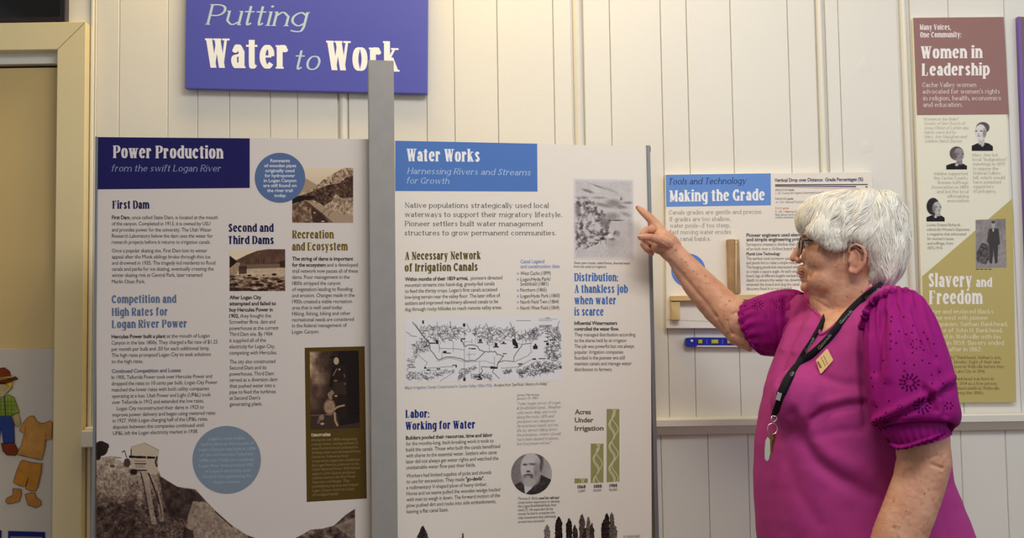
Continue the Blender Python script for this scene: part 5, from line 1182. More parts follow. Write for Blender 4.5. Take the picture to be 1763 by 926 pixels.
# right hand: palm, thumb over the curled fingers, index finger out
def limb(pts, n=16): loft(bm, [P(x, y, d) for x, y, d, r in pts], [R_(r, d) for x, y, d, r in pts], n); sphere(bm, P(*pts[-1][:3]), (R_(pts[-1][3], pts[-1][2]),) * 3, sub=2); sphere(bm, P(*pts[0][:3]), (R_(pts[0][3], pts[0][2]),) * 3, sub=2)
loft(bm, [P(1158, 432, 2.336), P(1149, 422, 2.338), P(1139, 411, 2.342), P(1131, 403, 2.346)], [(R_(20, 2.34), .022), (R_(21.5, 2.34), .030), (R_(19, 2.34), .033), (R_(13, 2.34), .028)], 28)
sphere(bm, P(1137, 425, 2.33), (R_(16, 2.33), .022, R_(13, 2.33)), sub=3)
limb([(1141, 403, 2.334, 10.5), (1134, 393.5, 2.337, 9.6), (1126, 383.5, 2.343, 8.4), (1118, 374.5, 2.348, 7.6), (1110, 367.5, 2.354, 6.6), (1102, 360.5, 2.361, 5.2), (1097.5, 357, 2.366, 3.9)])
limb([(1150, 420, 2.318, 10.5), (1140, 415, 2.304, 8.8), (1129, 411, 2.297, 7.3), (1119, 408.5, 2.293, 6.6), (1110, 407.5, 2.291, 6.4), (1102.5, 408.5, 2.292, 5.3)])
limb([(1136, 399, 2.345, 8), (1124, 395, 2.338, 7.2), (1112, 396.5, 2.333, 6.8), (1106.5, 403, 2.331, 6.2), (1110, 411, 2.334, 5.8), (1118, 417, 2.34, 5.2)])
limb([(1138, 407, 2.358, 8), (1124, 404, 2.354, 7.2), (1111, 410, 2.347, 6.8), (1107.5, 420, 2.343, 6.2), (1113, 428.5, 2.345, 5.8), (1120, 433, 2.35, 5.0)])
limb([(1140, 415, 2.372, 7.5), (1126, 413, 2.368, 6.6), (1116, 421, 2.362, 6.0), (1115, 430, 2.36, 5.6), (1122, 436.5, 2.362, 4.8)])
# near (left) arm hanging, bent at the elbow
arm2 = [(1548, 560, 1.90, 40), (1562, 640, 1.85, 44), (1578, 710, 1.82, 45), (1588, 760, 1.812, 45), (1591, 795, 1.81, 44.5), (1581, 835, 1.806, 43), (1565, 880, 1.80, 43.5), (1546, 928, 1.796, 43), (1520, 1000, 1.79, 38), (1494, 1070, 1.785, 29), (1480, 1105, 1.784, 25), (1472, 1130, 1.784, 27)]
loft(bm, [P(x, y, d) for x, y, d, r in arm2], [(R_(r, d) * .92, R_(r, d)) for x, y, d, r in arm2], 32)
sphere(bm, P(1611, 793, 1.81), (R_(18, 1.81), .02, R_(20, 1.81)))
loft(bm, [P(1474, 1125, 1.784), P(1462, 1160, 1.785), P(1452, 1190, 1.786)], [(.024, .036), (.022, .042), (.016, .040)], 20)
for i, (dx, l) in enumerate(((-.033, .066), (-.011, .075), (.011, .07), (.032, .055))):
    b0 = P(1453, 1188, 1.786) + Vector((.0, dx, 0)); b0.x += .0
    limbp = [b0, b0 + Vector((-.008, 0, -l * .45)), b0 + Vector((-.002, 0, -l * .8)), b0 + Vector((.008, 0, -l))]
    loft(bm, limbp, [.0095, .009, .0082, .006], 12)
t0 = P(1468, 1135, 1.77); loft(bm, [t0, t0 + Vector((-.025, -.02, -.03)), t0 + Vector((-.03, -.024, -.06)), t0 + Vector((-.026, -.02, -.078))], [.014, .011, .009, .006], 12)
body_me = fuse(bm, .0021, 3)
def skin_extra(v, n, px, py):
    d = .0006 * (fbm(px, py, 7, 5, 2) - .5) * 2
    # loose skin creases by the inner elbow, wrist and chin
    for pts, a, w in (([(1153, 451), (1180, 480), (1198, 502), (1214, 520), (1232, 545)], -.0028, 4), ([(1160, 470), (1186, 500), (1205, 528)], .0015, 6), ([(1262, 575), (1255, 566), (1252, 552)], -.0022, 2.2), ([(1247, 568), (1238, 555), (1231, 543)], -.0016, 2.0), ([(1283, 520), (1272, 535), (1262, 541)], -.003, 3),
                      ([(1140, 415), (1150, 421)], -.0012, 2), ([(1402, 515), (1425, 530)], -.0018, 2.5), ([(1398, 507), (1420, 514)], -.0014, 2.2), ([(1605, 800), (1622, 806)], -.003, 3), ([(1598, 790), (1612, 784)], -.002, 2.5),
                      ([(1384, 452), (1392, 463), (1392, 474)], -.0018, 2.2), ([(1412, 438), (1405, 432)], -.001, 1.6), ([(1165, 430), (1156, 440)], -.0012, 2)):
        d += a * np.exp(-(pdist(px, py, pts) / w) ** 2)
    return d
def lap(me, w, it):
    v, _ = mesh_np(me); e = np.zeros(len(me.edges) * 2, np.int32); me.edges.foreach_get('vertices', e); e = e.reshape(-1, 2)
    deg = np.bincount(e.ravel(), minlength=len(v)).astype(float)[:, None]
    for _i in range(it):
        s = np.stack([np.bincount(e[:, 0], v[e[:, 1], k], len(v)) + np.bincount(e[:, 1], v[e[:, 0], k], len(v)) for k in range(3)], 1)
        v = v + (s / deg - v) * w[:, None]
    setco(me, v)
v_, _n = mesh_np(body_me); Lc = (v_ - np.array(HC)) @ np.array([Fv[:], Sv[:], Zv[:]]).T
ear_d = np.minimum(np.linalg.norm((Lc - [-.008, .080, -.028]) / [.030, .018, .042], axis=1), np.linalg.norm((Lc - [-.008, -.080, -.028]) / [.030, .018, .042], axis=1))
hw = np.clip((.092 - Lc[:, 0]) / .012, .0, 1) * np.clip((ear_d - .8) * 3, 0, 1) * (Lc[:, 2] > -.22) * (Lc[:, 0] > -.12) * np.clip((.13 - Lc[:, 0]) / .01, 0, 1)
hw = np.maximum(hw, .12 * (Lc[:, 0] < .13) * (Lc[:, 2] > -.2)) * (np.abs(Lc[:, 1]) < .16)
lap(body_me, hw * .8, 26)
folds(body_me, [], skin_extra)
body = place(body_me, 'body', m_skin, person)
# fingernails, lips, eyes, brows
m_nail = mat('nail', (196, 148, 126), rough=.3, spec=.5)
for (x, y, d, rx, rz) in ((1098, 355.5, 2.3605, 3.2, 2.2),):
    b_ = bmesh.new(); sphere(b_, P(x, y, d), (R_(rx, d), .0022, R_(rz, d)), sub=2); bmobj('nail', b_, m_nail, body, True)
b_ = bmesh.new(); sphere(b_, P(1100.5, 406.5, 2.2865), (R_(3.4, 2.29), .0022, R_(2.6, 2.29)), sub=2); bmobj('nail', b_, m_nail, body, True)
m_eye = mat('eye_white', (214, 206, 198), rough=.1); m_iris = mat('iris', (70, 62, 54), rough=.1); m_lip = mat('lip', (156, 92, 82), rough=.4)
for s in (1, -1):
    b_ = bmesh.new(); sphere(b_, Hp(.0800, s * .031, .0068), (.0112, .0112, .0102), HM3); bmobj('eyeball', b_, m_eye, body, True)
    b_ = bmesh.new(); sphere(b_, Hp(.0885, s * .031, .0066), (.0030, .0052, .0052), HM3); bmobj('iris', b_, m_iris, body, True)
    b_ = bmesh.new(); loft(b_, [Hp(.090, s * .017, .0085), Hp(.0935, s * .027, .0145), Hp(.0905, s * .037, .0125), Hp(.083, s * .046, .007)], [.002, .003, .003, .0018], 8); bmobj('eyelid', b_, m_skin, body, True)
    b_ = bmesh.new(); loft(b_, [Hp(.0945, s * .014, .030), Hp(.0945, s * .028, .034), Hp(.087, s * .046, .030)], [.0014, .002, .001], 8); bmobj('eyebrow', b_, mat('grey_brow', (180, 168, 156), rough=.7), body, True)
b_ = bmesh.new(); loft(b_, [Hp(.0985, -.019, -.0535), Hp(.1045, 0, -.0505), Hp(.0985, .013, -.0530), Hp(.0925, .0215, -.0545)], [(.0015, .002), (.0028, .0024), (.0024, .0022), (.0009, .001)], 10); bmobj('lips', b_, m_lip, body, True)
# brown marks on the cheek
BV = BVHTree.FromPolygons([v.co[:] for v in body_me.vertices], [tuple(p.vertices) for p in body_me.polygons])
class Surf:
    def __init__(s, bv): s.bv = bv
    def cast(s, px, py):
        d = Vector(rays(np.array([px]), np.array([py]))[0]).normalized(); h = s.bv.ray_cast(CAM, d)
        return h
    def hit(s, px, py, off=0.0):
        px = np.atleast_1d(px); py = np.atleast_1d(py); off = np.broadcast_to(np.atleast_1d(off), px.shape); out = []; last = None
        for x, y, o in zip(px, py, off):
            d = Vector(rays(np.array([x]), np.array([y]))[0]).normalized(); h = s.bv.ray_cast(CAM, d)
            if h[0] is None: q = last if last is not None else CAM + d * 2
            else: q = h[0] + h[1] * 0 - d * float(o)
            last = q; out.append(q[:])
        return np.array(out)
SB = Surf(BV)
def spot(name, surf, cx, cy, rx, ry, rot, m, parent, off=.0004, n=14, jit=0.0):
    pts = [(cx, cy)] + [(cx + (rx * math.cos(t) * math.cos(rot) - ry * math.sin(t) * math.sin(rot)) * (1 + jit * math.sin(3 * t + cx)), cy + (rx * math.cos(t) * math.sin(rot) + ry * math.sin(t) * math.cos(rot)) * (1 + jit * math.sin(3 * t + cx))) for t in [2 * math.pi * k / n for k in range(n)]]
    q = np.array(pts); w = surf.hit(q[:, 0], q[:, 1], off)
    return w, [(0, 1 + (k + 1) % n, 1 + k) for k in range(n)]
def spots(name, surf, items, m, parent, kind='stuff', off=.0004, n=12, jit=0.0):
    V = []; Fc = []
    for (cx, cy, rx, ry, rot) in items:
        w, f = spot(name, surf, cx, cy, rx, ry, rot, m, parent, off, n, jit); b0 = len(V); V += [tuple(x) for x in w]; Fc += [tuple(i + b0 for i in t) for t in f]
    o = mobj(name, V, Fc, m, parent)
    if kind: o['kind'] = kind
    return o
spots('age_spots', SB, [(1395.5, 473, 3, 4.2, .3), (1399.5, 468.5, 1.8, 2.6, 0), (1402, 458, 1.2, 1.2, 0), (1164, 431, 2.2, 1.5, .5), (1157, 426, 1.6, 1.1, .5), (1180.5, 451, 2.2, 1.6, -.5), (1173, 446, 1.2, 1, 0), (1194, 467, 1.8, 1.4, 0), (1200, 472, 2, 1.4, .4), (1214, 475, 1.4, 1.8, 0), (1216, 487, 1.6, 1.3, 0), (1256, 518, 2.2, 1.8, 0), (1250, 524, 1.6, 1.2, 0), (1241, 512, 1.2, 1.2, 0), (1540, 906, 4, 3, 0), (1592, 850, 2, 2, 0), (1560, 880, 1.5, 1.5, 0)],
      mat('age_spot', (164, 104, 78), rough=.55), body, off=.0004)

# ---------------- blouse
m_bl1 = mat('magenta_jersey', (166, 56, 126), rough=.72, spec=.15, bump=.25, bscale=700, var=.08, vscale=12)
m_bl2 = mat('magenta_cotton', (140, 14, 108), rough=.7, spec=.15, bump=.3, bscale=500, var=.12, vscale=14)
m_hole = mat('eyelet_shadow', (70, 6, 62), rough=.9, spec=.05)
bm = bmesh.new(); torso(bm, trow, 1.0)
bmesh.ops.recalc_face_normals(bm, faces=bm.faces[:])
loft(bm, [P(1500, 521, 2.03), P(1530, 526, 1.97), P(1550, 545, 1.915), P(1556, 585, 1.885)], [.036, .043, .052, .062], 24)
loft(bm, [P(1428, 535, 2.12), P(1400, 535, 2.17), P(1375, 553, 2.21), P(1358, 566, 2.225)], [.030, .045, .056, .06], 24)
sphere(bm, P(1392, 690, 1.985), (.075, .07, .075)); sphere(bm, P(1365, 680, 2.11), (.062, .06, .07))
bl_me = fuse(bm, .0042, 6)
def bl_extra(v, n, px, py):
    V_ = [(1404, 512), (1406, 534), (1416, 547), (1412, 566), (1413, 575), (1430, 562), (1456, 538), (1480, 515), (1470, 500)]
    ins = np.zeros(len(px), bool)
    for i in range(len(V_)):
        (xa, ya), (xb, yb) = V_[i], V_[(i + 1) % len(V_)]
        if ya != yb: ins ^= ((ya > py) != (yb > py)) & (px < (xb - xa) * (py - ya) / (yb - ya) + xa)
    c_ = np.array(CAM) - v; c_ /= np.linalg.norm(c_, axis=1)[:, None]
    return -.022 * ins * ((n * c_).sum(1) > .1) + .0012 * (fbm(px, py, 34, 3, 2) - .5) * 2 + .0016 * (fbm(px + py * .6, py * .3, 16, 8, 2) - .5) * np.clip((900 - py) / 300, 0, 1)
folds(bl_me, [([(1494, 694), (1460, 697), (1424, 707), (1400, 722)], -.009, 8), ([(1494, 684), (1455, 686), (1420, 694)], .004, 9), ([(1488, 738), (1440, 742), (1400, 752)], -.003, 8),
              ([(1364, 716), (1378, 752), (1402, 792), (1440, 822), (1500, 852)], -.009, 13), ([(1384, 716), (1400, 752), (1430, 786), (1500, 816)], .005, 15),
              ([(1345, 740), (1352, 790), (1375, 850), (1410, 900)], -.003, 13), ([(1484, 545), (1482, 600), (1486, 660), (1490, 730)], -.006, 5), ([(1476, 550), (1474, 640), (1478, 700)], .003, 6),
              ([(1392, 522), (1372, 566), (1352, 612), (1340, 660)], -.005, 5), ([(1402, 534), (1386, 570), (1368, 606)], .004, 5), ([(1378, 520), (1360, 560), (1346, 600)], .004, 5), ([(1410, 548), (1392, 588), (1376, 620)], -.003, 4),
              ([(1520, 860), (1530, 900), (1550, 940)], -.005, 12), ([(1625, 840), (1622, 880), (1634, 926)], -.004, 8), ([(1420, 650), (1450, 660), (1484, 662)], -.003, 8)], bl_extra)
blouse = place(bl_me, 'blouse', m_bl1, person)
# sleeves: puffed, gathered at both ends
def puff(name, axis, parent, folds_, k1, k2, seed, N=150, M_=90):
    """closed shell along an axis of (px, py, depth, radius px); ripples at the gathers"""
    A = np.array(axis, float); tt = np.linspace(0, len(A) - 1, M_)
    cr = crom([tuple(a) for a in A], 12); u = np.linspace(0, len(cr) - 1, M_); I = [np.interp(u, np.arange(len(cr)), cr[:, j]) for j in range(4)]
    C = np.array([P(I[0][i], I[1][i], I[2][i])[:] for i in range(M_)])
    rr = np.array([rp(I[3][i], I[2][i]) for i in range(M_)])
    V = []; upv = np.array([0, -1.0, 0])
    for i in range(M_):
        t = C[min(i + 1, M_ - 1)] - C[max(i - 1, 0)]; t /= np.linalg.norm(t)
        w = upv - t * (upv @ t); w /= np.linalg.norm(w); x = np.cross(t, w); q = i / (M_ - 1)
        g = k1[1] * math.exp(-(q / k1[2]) ** 2); h = k2[1] * math.exp(-((1 - q) / k2[2]) ** 2)
        th = np.linspace(0, 2 * np.pi, N, endpoint=False)
        r = rr[i] * (1 + g * np.sin(k1[0] * th + 1.3 * np.sin(2 * th)) + h * np.sin(k2[0] * th + seed)) * (1 + .05 * (fbm(th * 20, np.full(N, q * 60), 26, seed, 2) - .5))
        V.append(C[i] + x[None] * (r * np.cos(th))[:, None] + w[None] * (r * .94 * np.sin(th))[:, None])
    V = np.vstack(V); Fc = [(i * N + k, i * N + (k + 1) % N, (i + 1) * N + (k + 1) % N, (i + 1) * N + k) for i in range(M_ - 1) for k in range(N)]
    me = bpy.data.meshes.new(name); me.from_pydata([tuple(v) for v in V], [], Fc); me.update()
    b = bmesh.new(); b.from_mesh(me); bmesh.ops.recalc_face_normals(b, faces=b.faces[:]); b.to_mesh(me); b.free()
    folds(me, [(a, b * (1.5 if seed == 3 else .8), w) for a, b, w in folds_]); return place(me, name, m_bl2, parent)
near = puff('sleeve', [(1543, 514, 1.915, 20), (1545, 526, 1.90, 44), (1548, 556, 1.875, 58), (1556, 600, 1.845, 67), (1565, 650, 1.825, 73), (1572, 695, 1.812, 73), (1577, 723, 1.806, 73), (1579, 738, 1.802, 63), (1580, 742, 1.80, 50), (1583, 750, 1.80, 48), (1585, 757, 1.80, 50.5)], blouse,
            [([(1498, 742), (1540, 722), (1580, 700), (1618, 680), (1645, 664)], -.007, 6), ([(1500, 728), (1540, 708), (1590, 684), (1640, 650)], .005, 7), ([(1592, 668), (1606, 690), (1612, 706)], -.006, 4), ([(1600, 664), (1618, 688)], .004, 4),
             ([(1570, 530), (1592, 580), (1612, 620)], -.005, 5), ([(1520, 540), (1513, 590), (1508, 640)], -.005, 6), ([(1540, 545), (1536, 600), (1530, 650)], .004, 8), ([(1505, 690), (1500, 640), (1498, 580)], .003, 6), ([(1545, 530), (1558, 560), (1566, 600)], -.004, 4), ([(1620, 640), (1632, 690), (1630, 715)], -.004, 5)],
            (21, .075, .26), (26, .045, .18), 3)
far = puff('sleeve', [(1296, 563, 2.26, 43), (1300, 562, 2.257, 47), (1315, 560, 2.25, 52), (1338, 557, 2.24, 56), (1362, 553, 2.225, 55), (1384, 551, 2.21, 48), (1398, 550, 2.20, 34)], blouse,
           [([(1328, 520), (1332, 560), (1340, 600)], -.006, 4), ([(1352, 512), (1352, 550), (1350, 600)], -.007, 5), ([(1340, 512), (1342, 560), (1346, 606)], .004, 5), ([(1306, 520), (1308, 560), (1316, 596)], .003, 6), ([(1372, 508), (1368, 540), (1360, 580)], -.004, 4)],
           (19, .05, .28), (13, .06, .3), 6)
def frill(name, path, w, amp, n, parent, closed=False, dirv=None):
    """small gathered ruffle along pixel points with depth"""
    V = []; Fc = []; p = crom([tuple(q) for q in path], 10); L = len(p); m_ = n
    for i in range(m_):
        u = i / (m_ - 1) * (L - 1); x, y, d = [np.interp(u, np.arange(L), p[:, j]) for j in range(3)]
        dx, dy = [np.interp(min(u + .5, L - 1), np.arange(L), p[:, j]) - np.interp(max(u - .5, 0), np.arange(L), p[:, j]) for j in range(2)]; l = math.hypot(dx, dy) + 1e-9
        nx, ny = -dy / l, dx / l; s = amp * (math.sin(i * .62 + 1.6 * math.sin(i * .31)) + .8 * math.sin(i * .37 + len(V)))
        V += [P(x - nx * w * .4, y - ny * w * .4, d + .006), P(x + nx * w * .15, y + ny * w * .15, d - .004 + s * .0006), P(x + nx * (w * .8 + s * .35), y + ny * (w * .8 + s * .35), d - .002 + s * .0016)]
        if i: b = (i - 1) * 3; Fc += [(b, b + 1, b + 4, b + 3), (b + 1, b + 2, b + 5, b + 4)]
    o = mobj(name, V, Fc, m_bl2, parent, True); md = o.modifiers.new('s', 'SOLIDIFY'); md.thickness = .0012; return o
frill('shoulder_frill', [(1488, 570, 1.865), (1493, 548, 1.862), (1503, 527, 1.862), (1522, 514, 1.862), (1545, 508, 1.865), (1568, 513, 1.868), (1586, 530, 1.875), (1598, 554, 1.885)], -14, 5, 130, near)
frill('cuff_frill', [(1534, 763, 1.79), (1545, 768, 1.762), (1565, 765, 1.748), (1590, 756, 1.745), (1615, 747, 1.755), (1633, 737, 1.785)], 8, 3, 100, near)
frill('cuff_frill', [(1288, 522, 2.245), (1283, 540, 2.225), (1284, 560, 2.215), (1291, 580, 2.215), (1302, 597, 2.22), (1320, 607, 2.235)], 7, 3, 90, far)
frill('shoulder_frill', [(1368, 560, 2.165), (1379, 540, 2.155), (1384, 520, 2.155), (1378, 505, 2.17)], 7, 3, 60, far)
SN = Surf(BVHTree.FromPolygons([v.co[:] for v in near.data.vertices], [tuple(p.vertices) for p in near.data.polygons]))
SFr = Surf(BVHTree.FromPolygons([v.co[:] for v in far.data.vertices], [tuple(p.vertices) for p in far.data.polygons]))
ey = []; rr = random.Random(4)
def flower(cx, cy, R1, n, s, rings=1, sq=.85):
    for j in range(rings):
        for k in range(n + j * 3):
            t = 2 * math.pi * k / (n + j * 3) + .3 * j; r = R1 * (1 + j * .75)
            ey.append((cx + r * math.cos(t), cy + r * sq * math.sin(t), s, s * .58, t))
flower(1566, 658, 9, 9, 3.1, 2); flower(1588, 698, 8, 8, 3.1, 2); flower(1634, 698, 6, 6, 2.4, 1); flower(1516, 730, 7, 7, 2.4, 2); flower(1578, 592, 9, 8, 1.7, 1); flower(1549, 700, 4, 5, 1.5, 1)
for (x, y) in ((1535, 545), (1556, 545), (1534, 553), (1533, 575), (1534, 587), (1533, 600), (1545, 620), (1557, 625), (1557, 638), (1571, 607), (1590, 572), (1608, 592), (1597, 583), (1570, 572), (1560, 575), (1548, 570), (1588, 620), (1574, 628), (1604, 645), (1605, 660), (1600, 625), (1586, 588), (1590, 602), (1500, 650), (1502, 665), (1505, 640), (1509, 700), (1525, 710), (1560, 715), (1612, 612), (1618, 640), (1624, 660), (1572, 560), (1543, 590), (1520, 620), (1523, 660), (1530, 690)):
    ey.append((x, y, 1.7, 1.4, 0))
spots('eyelets', SN, ey, m_hole, near, off=.0008, n=10)
ey = []
flower(1304, 524, 5, 7, 1.5, 2); flower(1342, 523, 5, 7, 1.5, 2); flower(1318, 545, 3, 5, 1.1, 1); flower(1374, 519, 4, 6, 1.3, 2, 1.2)
spots('eyelets', SFr, ey, m_hole, far, off=.0008, n=8)
# ---------------- hair
bm = bmesh.new()
rows_loft(bm, [(.115, -.05, .02, .03), (.110, -.075, .052, .055), (.098, -.097, .084, .075), (.080, -.110, .101, .085), (.060, -.117, .105, .088), (.045, -.118, .101, .089), (.030, -.118, .086, .089), (.015, -.118, .066, .0885),
               (.000, -.117, .046, .087), (-.012, -.116, .024, .085), (-.030, -.112, -.010, .081), (-.050, -.105, -.020, .077), (-.068, -.094, -.026, .070), (-.082, -.082, -.034, .056), (-.088, -.072, -.044, .035)], 48, .04, 2.1)
for s in (1, -1):
    sphere(bm, Hp(.030, s * .076, .014), (.034, .0080, .028), HM3); sphere(bm, Hp(.044, s * .070, .030), (.040, .016, .026), HM3); sphere(bm, Hp(-.012, s * .082, .020), (.036, .010, .018), HM3)
hair_me = fuse(bm, .004, 14)
def hair_extra(v, n, px, py):
    return .009 * (fbm(px + py * .25, py * .35, 18, 22, 2) - .5)
folds(hair_me, [], hair_extra)
m_hair = mat('white_hair', (222, 216, 205), rough=.6, spec=.2, bump=.2, bscale=150, var=.08, vscale=30)
hair = place(hair_me, 'hair', m_hair, person)
hv = [v.co[:] for v in hair_me.vertices]; hf = [tuple(p.vertices) for p in hair_me.polygons]; nb0 = len(hv)
HB = BVHTree.FromPolygons(hv, hf)
hb_rows = bmesh.new()
UB = BVHTree.FromPolygons(hv + [v.co[:] for v in body_me.vertices], hf + [tuple(i + nb0 for i in p.vertices) for p in body_me.polygons])
rr = random.Random(11); crown = Vector((-.055, .0, .112)); Hinv = HM3.transposed()
SV = []; SF = []; SCl = []
def nz(x, y, s, seed):
    return float(vnoise(np.array([x + 900.0]), np.array([y + 900.0]), s, seed)[0])
def strand(p0, l, rad, off, shade, wv, n=8):
    p = p0.copy(); pts = []; st = l / n; ph_ = rr.uniform(0, 6.28); vel = None
    for i in range(n + 1):
        h = UB.find_nearest(p)
        if h[0] is None: break
        nn = h[1]; q = h[0]; L_ = Hinv @ (q - HC)
        if ((L_.x + .006) / .022) ** 2 + ((L_.z + .034) / .030) ** 2 < 1: break
        pts.append((q + nn * (off * math.sin(math.pi * min(1, (i + .8) / n)) + .0005), nn))
        g = L_ - crown; g.z -= .035 + .05 * max(0, -L_.z * 8 + .3)
        if L_.x > .05 and L_.z > .015 and abs(L_.y) < .055: g += Vector((.01, 0, -.04))
        elif L_.x > .012 and L_.z < .05: g = Vector((.012, 0, -.06))
        elif L_.x > .03: g += Vector((-.015, 0, -.07))
        elif L_.z < -.02: g += Vector((.0, 0, -.06))
        a_ = (nz(L_.x * 1000 + L_.y * 400, L_.z * 700, 16, 5) - .5) * 2.6 * wv + (nz(L_.x * 1000 + L_.y * 500, L_.z * 900, 6, 6) - .5) * .8 * wv
        d = HM3 @ g; d = (d - nn * d.dot(nn)).normalized(); side = nn.cross(d)
        d = (d * math.cos(a_) + side * math.sin(a_) + side * .10 * math.sin(ph_ + i)).normalized()
        vel = d if vel is None else (vel * .4 + d * .6).normalized()
        p = q + vel * st
    if len(pts) < 3: return
    b0 = len(SV); m_ = len(pts)
    for i, (q, nn) in enumerate(pts):
        t = (pts[min(i + 1, m_ - 1)][0] - pts[max(i - 1, 0)][0]).normalized(); w = t.cross(nn).normalized()
        r = rad * (1 - (i / (m_ - 1)) ** 2 * .8)
        SV.append(q - w * r * 1.3); SV.append(q + nn * r * .8); SV.append(q + w * r * 1.3)
        SCl.extend([shade] * 3)
    for i in range(m_ - 1):
        for k in range(2): SF.append((b0 + i * 3 + k, b0 + i * 3 + k + 1, b0 + (i + 1) * 3 + k + 1, b0 + (i + 1) * 3 + k))
cnt = 0
polys = hair_me.polygons
while cnt < 11000:
    pl = polys[rr.randrange(len(polys))]; c = Vector(pl.center); L_ = Hinv @ (c - HC)
    if L_.y < -.03 and rr.random() < .6: continue
    cl = nz(L_.x * 900 + L_.y * 300, L_.z * 500, 9, 44)
    strand(c, rr.uniform(.022, .055), rr.uniform(.00028, .00055), rr.uniform(.0003, .0022) + .008 * max(0, cl - .5), min(1, max(0, rr.gauss(.8, .10) + (cl - .5) * .5)), .5)
    cnt += 1
for k in range(900):
    u = rr.random()
    if u < .6: strand(Hp(rr.uniform(.022, .066), .084, rr.uniform(-.008, .034)), rr.uniform(.014, .034), .0005, rr.uniform(.001, .004), rr.uniform(.6, .95), .5)
    else: strand(Hp(.090, rr.uniform(-.05, .06), rr.uniform(.040, .055)), rr.uniform(.012, .026), .0005, rr.uniform(.001, .003), rr.uniform(.6, .95), .5)
me = bpy.data.meshes.new('hair_strands'); me.from_pydata([tuple(v) for v in SV], [], SF); me.update()
ca = me.color_attributes.new('Col', 'FLOAT_COLOR', 'POINT'); A = np.ones((len(SV), 4)); sh = np.array(SCl)
c0, c1 = np.array(alb((176, 164, 150))), np.array(alb((236, 230, 218))); A[:, :3] = c0 + (c1 - c0) * sh[:, None]; ca.data.foreach_set('color', A.ravel())
hm = bpy.data.materials.new('hair_strand'); hm.use_nodes = True; b = hm.node_tree.nodes['Principled BSDF']; at_ = hm.node_tree.nodes.new('ShaderNodeAttribute'); at_.attribute_name = 'Col'
hm.node_tree.links.new(at_.outputs['Color'], b.inputs['Base Color']); b.inputs['Roughness'].default_value = .42; b.inputs['Specular IOR Level'].default_value = .35
hs = place(me, 'hair_strands', hm, hair); hs['kind'] = 'stuff'
# ---------------- glasses
m_rim = mat('dark_rim', (44, 26, 24), rough=.25, coat=.4)
gl = empty('eyeglasses', Hp(.1, 0, .004)); gl.parent = person; gl.matrix_parent_inverse = Matrix.Translation(-Vector(person.location))
def gobj(name, b, m, smooth=True):
    me = bpy.data.meshes.new(name); b.to_mesh(me); b.free(); me.materials.append(m)
    if smooth: me.shade_smooth()
    o = bpy.data.objects.new(name, me); COL.objects.link(o); o.parent = gl; o.matrix_parent_inverse = Matrix.Translation(-Vector(gl.location)); return o
glm = bpy.data.materials.new('lens_glass'); glm.use_nodes = True; b = glm.node_tree.nodes['Principled BSDF']; b.inputs['Base Color'].default_value = (.9, .88, .84, 1); b.inputs['Transmission Weight'].default_value = 1; b.inputs['Roughness'].default_value = .02; b.inputs['IOR'].default_value = 1.1
for s in (1, -1):
    pts = []
    for k in range(29):
        t = 2 * math.pi * k / 28; a_, c_ = math.cos(t), math.sin(t)
        pts.append(Hp(.1005 - .006 * abs(.033 + .025 * a_) / .06 - .002 * c_, s * (.0335 + .0255 * a_), .0045 + .0190 * math.copysign(abs(c_) ** .85, c_)))
    b = bmesh.new(); loft(b, pts, .0018, 8, caps=False); gobj('rim', b, m_rim)
    b = bmesh.new(); vv = [b.verts.new(p) for p in pts[:-1]]; b.faces.new(vv); gobj('lens', b, glm)
    b = bmesh.new(); loft(b, [Hp(.0955, s * .0585, .013), Hp(.088, s * .0685, .0125), Hp(.06, s * .078, .010), Hp(.03, s * .083, .007), Hp(.0, s * .084, .003), Hp(-.016, s * .083, -.010)], [(.0032, .0018)] * 3 + [(.002, .0015)] * 3, 8); gobj('temple', b, m_rim)
b = bmesh.new(); loft(b, [Hp(.0985, -.008, .010), Hp(.102, 0, .012), Hp(.0985, .008, .010)], .0015, 8); gobj('bridge', b, m_rim)

# ---------------- lanyard, keys and badge
bl_np = [v.co[:] for v in bl_me.vertices]; bf = [tuple(p.vertices) for p in bl_me.polygons]; k0 = len(bl_np)
BB = BVHTree.FromPolygons(bl_np + [v.co[:] for v in body_me.vertices], bf + [tuple(i + k0 for i in p.vertices) for p in body_me.polygons])
SBL = Surf(BB); SBl = Surf(BVHTree.FromPolygons(bl_np, bf))
cp = crom([(1380, 510), (1392, 525), (1404, 537), (1415, 548), (1411, 564), (1413, 576), (1430, 566), (1452, 545), (1478, 522), (1500, 504), (1518, 493)], 8)
Cc = SBL.hit(cp[:, 0], cp[:, 1], .0005)
for _ in range(4): Cc[1:-1] = Cc[1:-1] * .5 + (Cc[:-2] + Cc[2:]) * .25
b_ = bmesh.new(); loft(b_, [Vector(q) for q in Cc], .0030, 8); bmobj('collar', b_, m_bl1, blouse, True)
m_lan = mat('black_lanyard', (22, 24, 26), rough=.7, spec=.2, bump=.3, bscale=900)
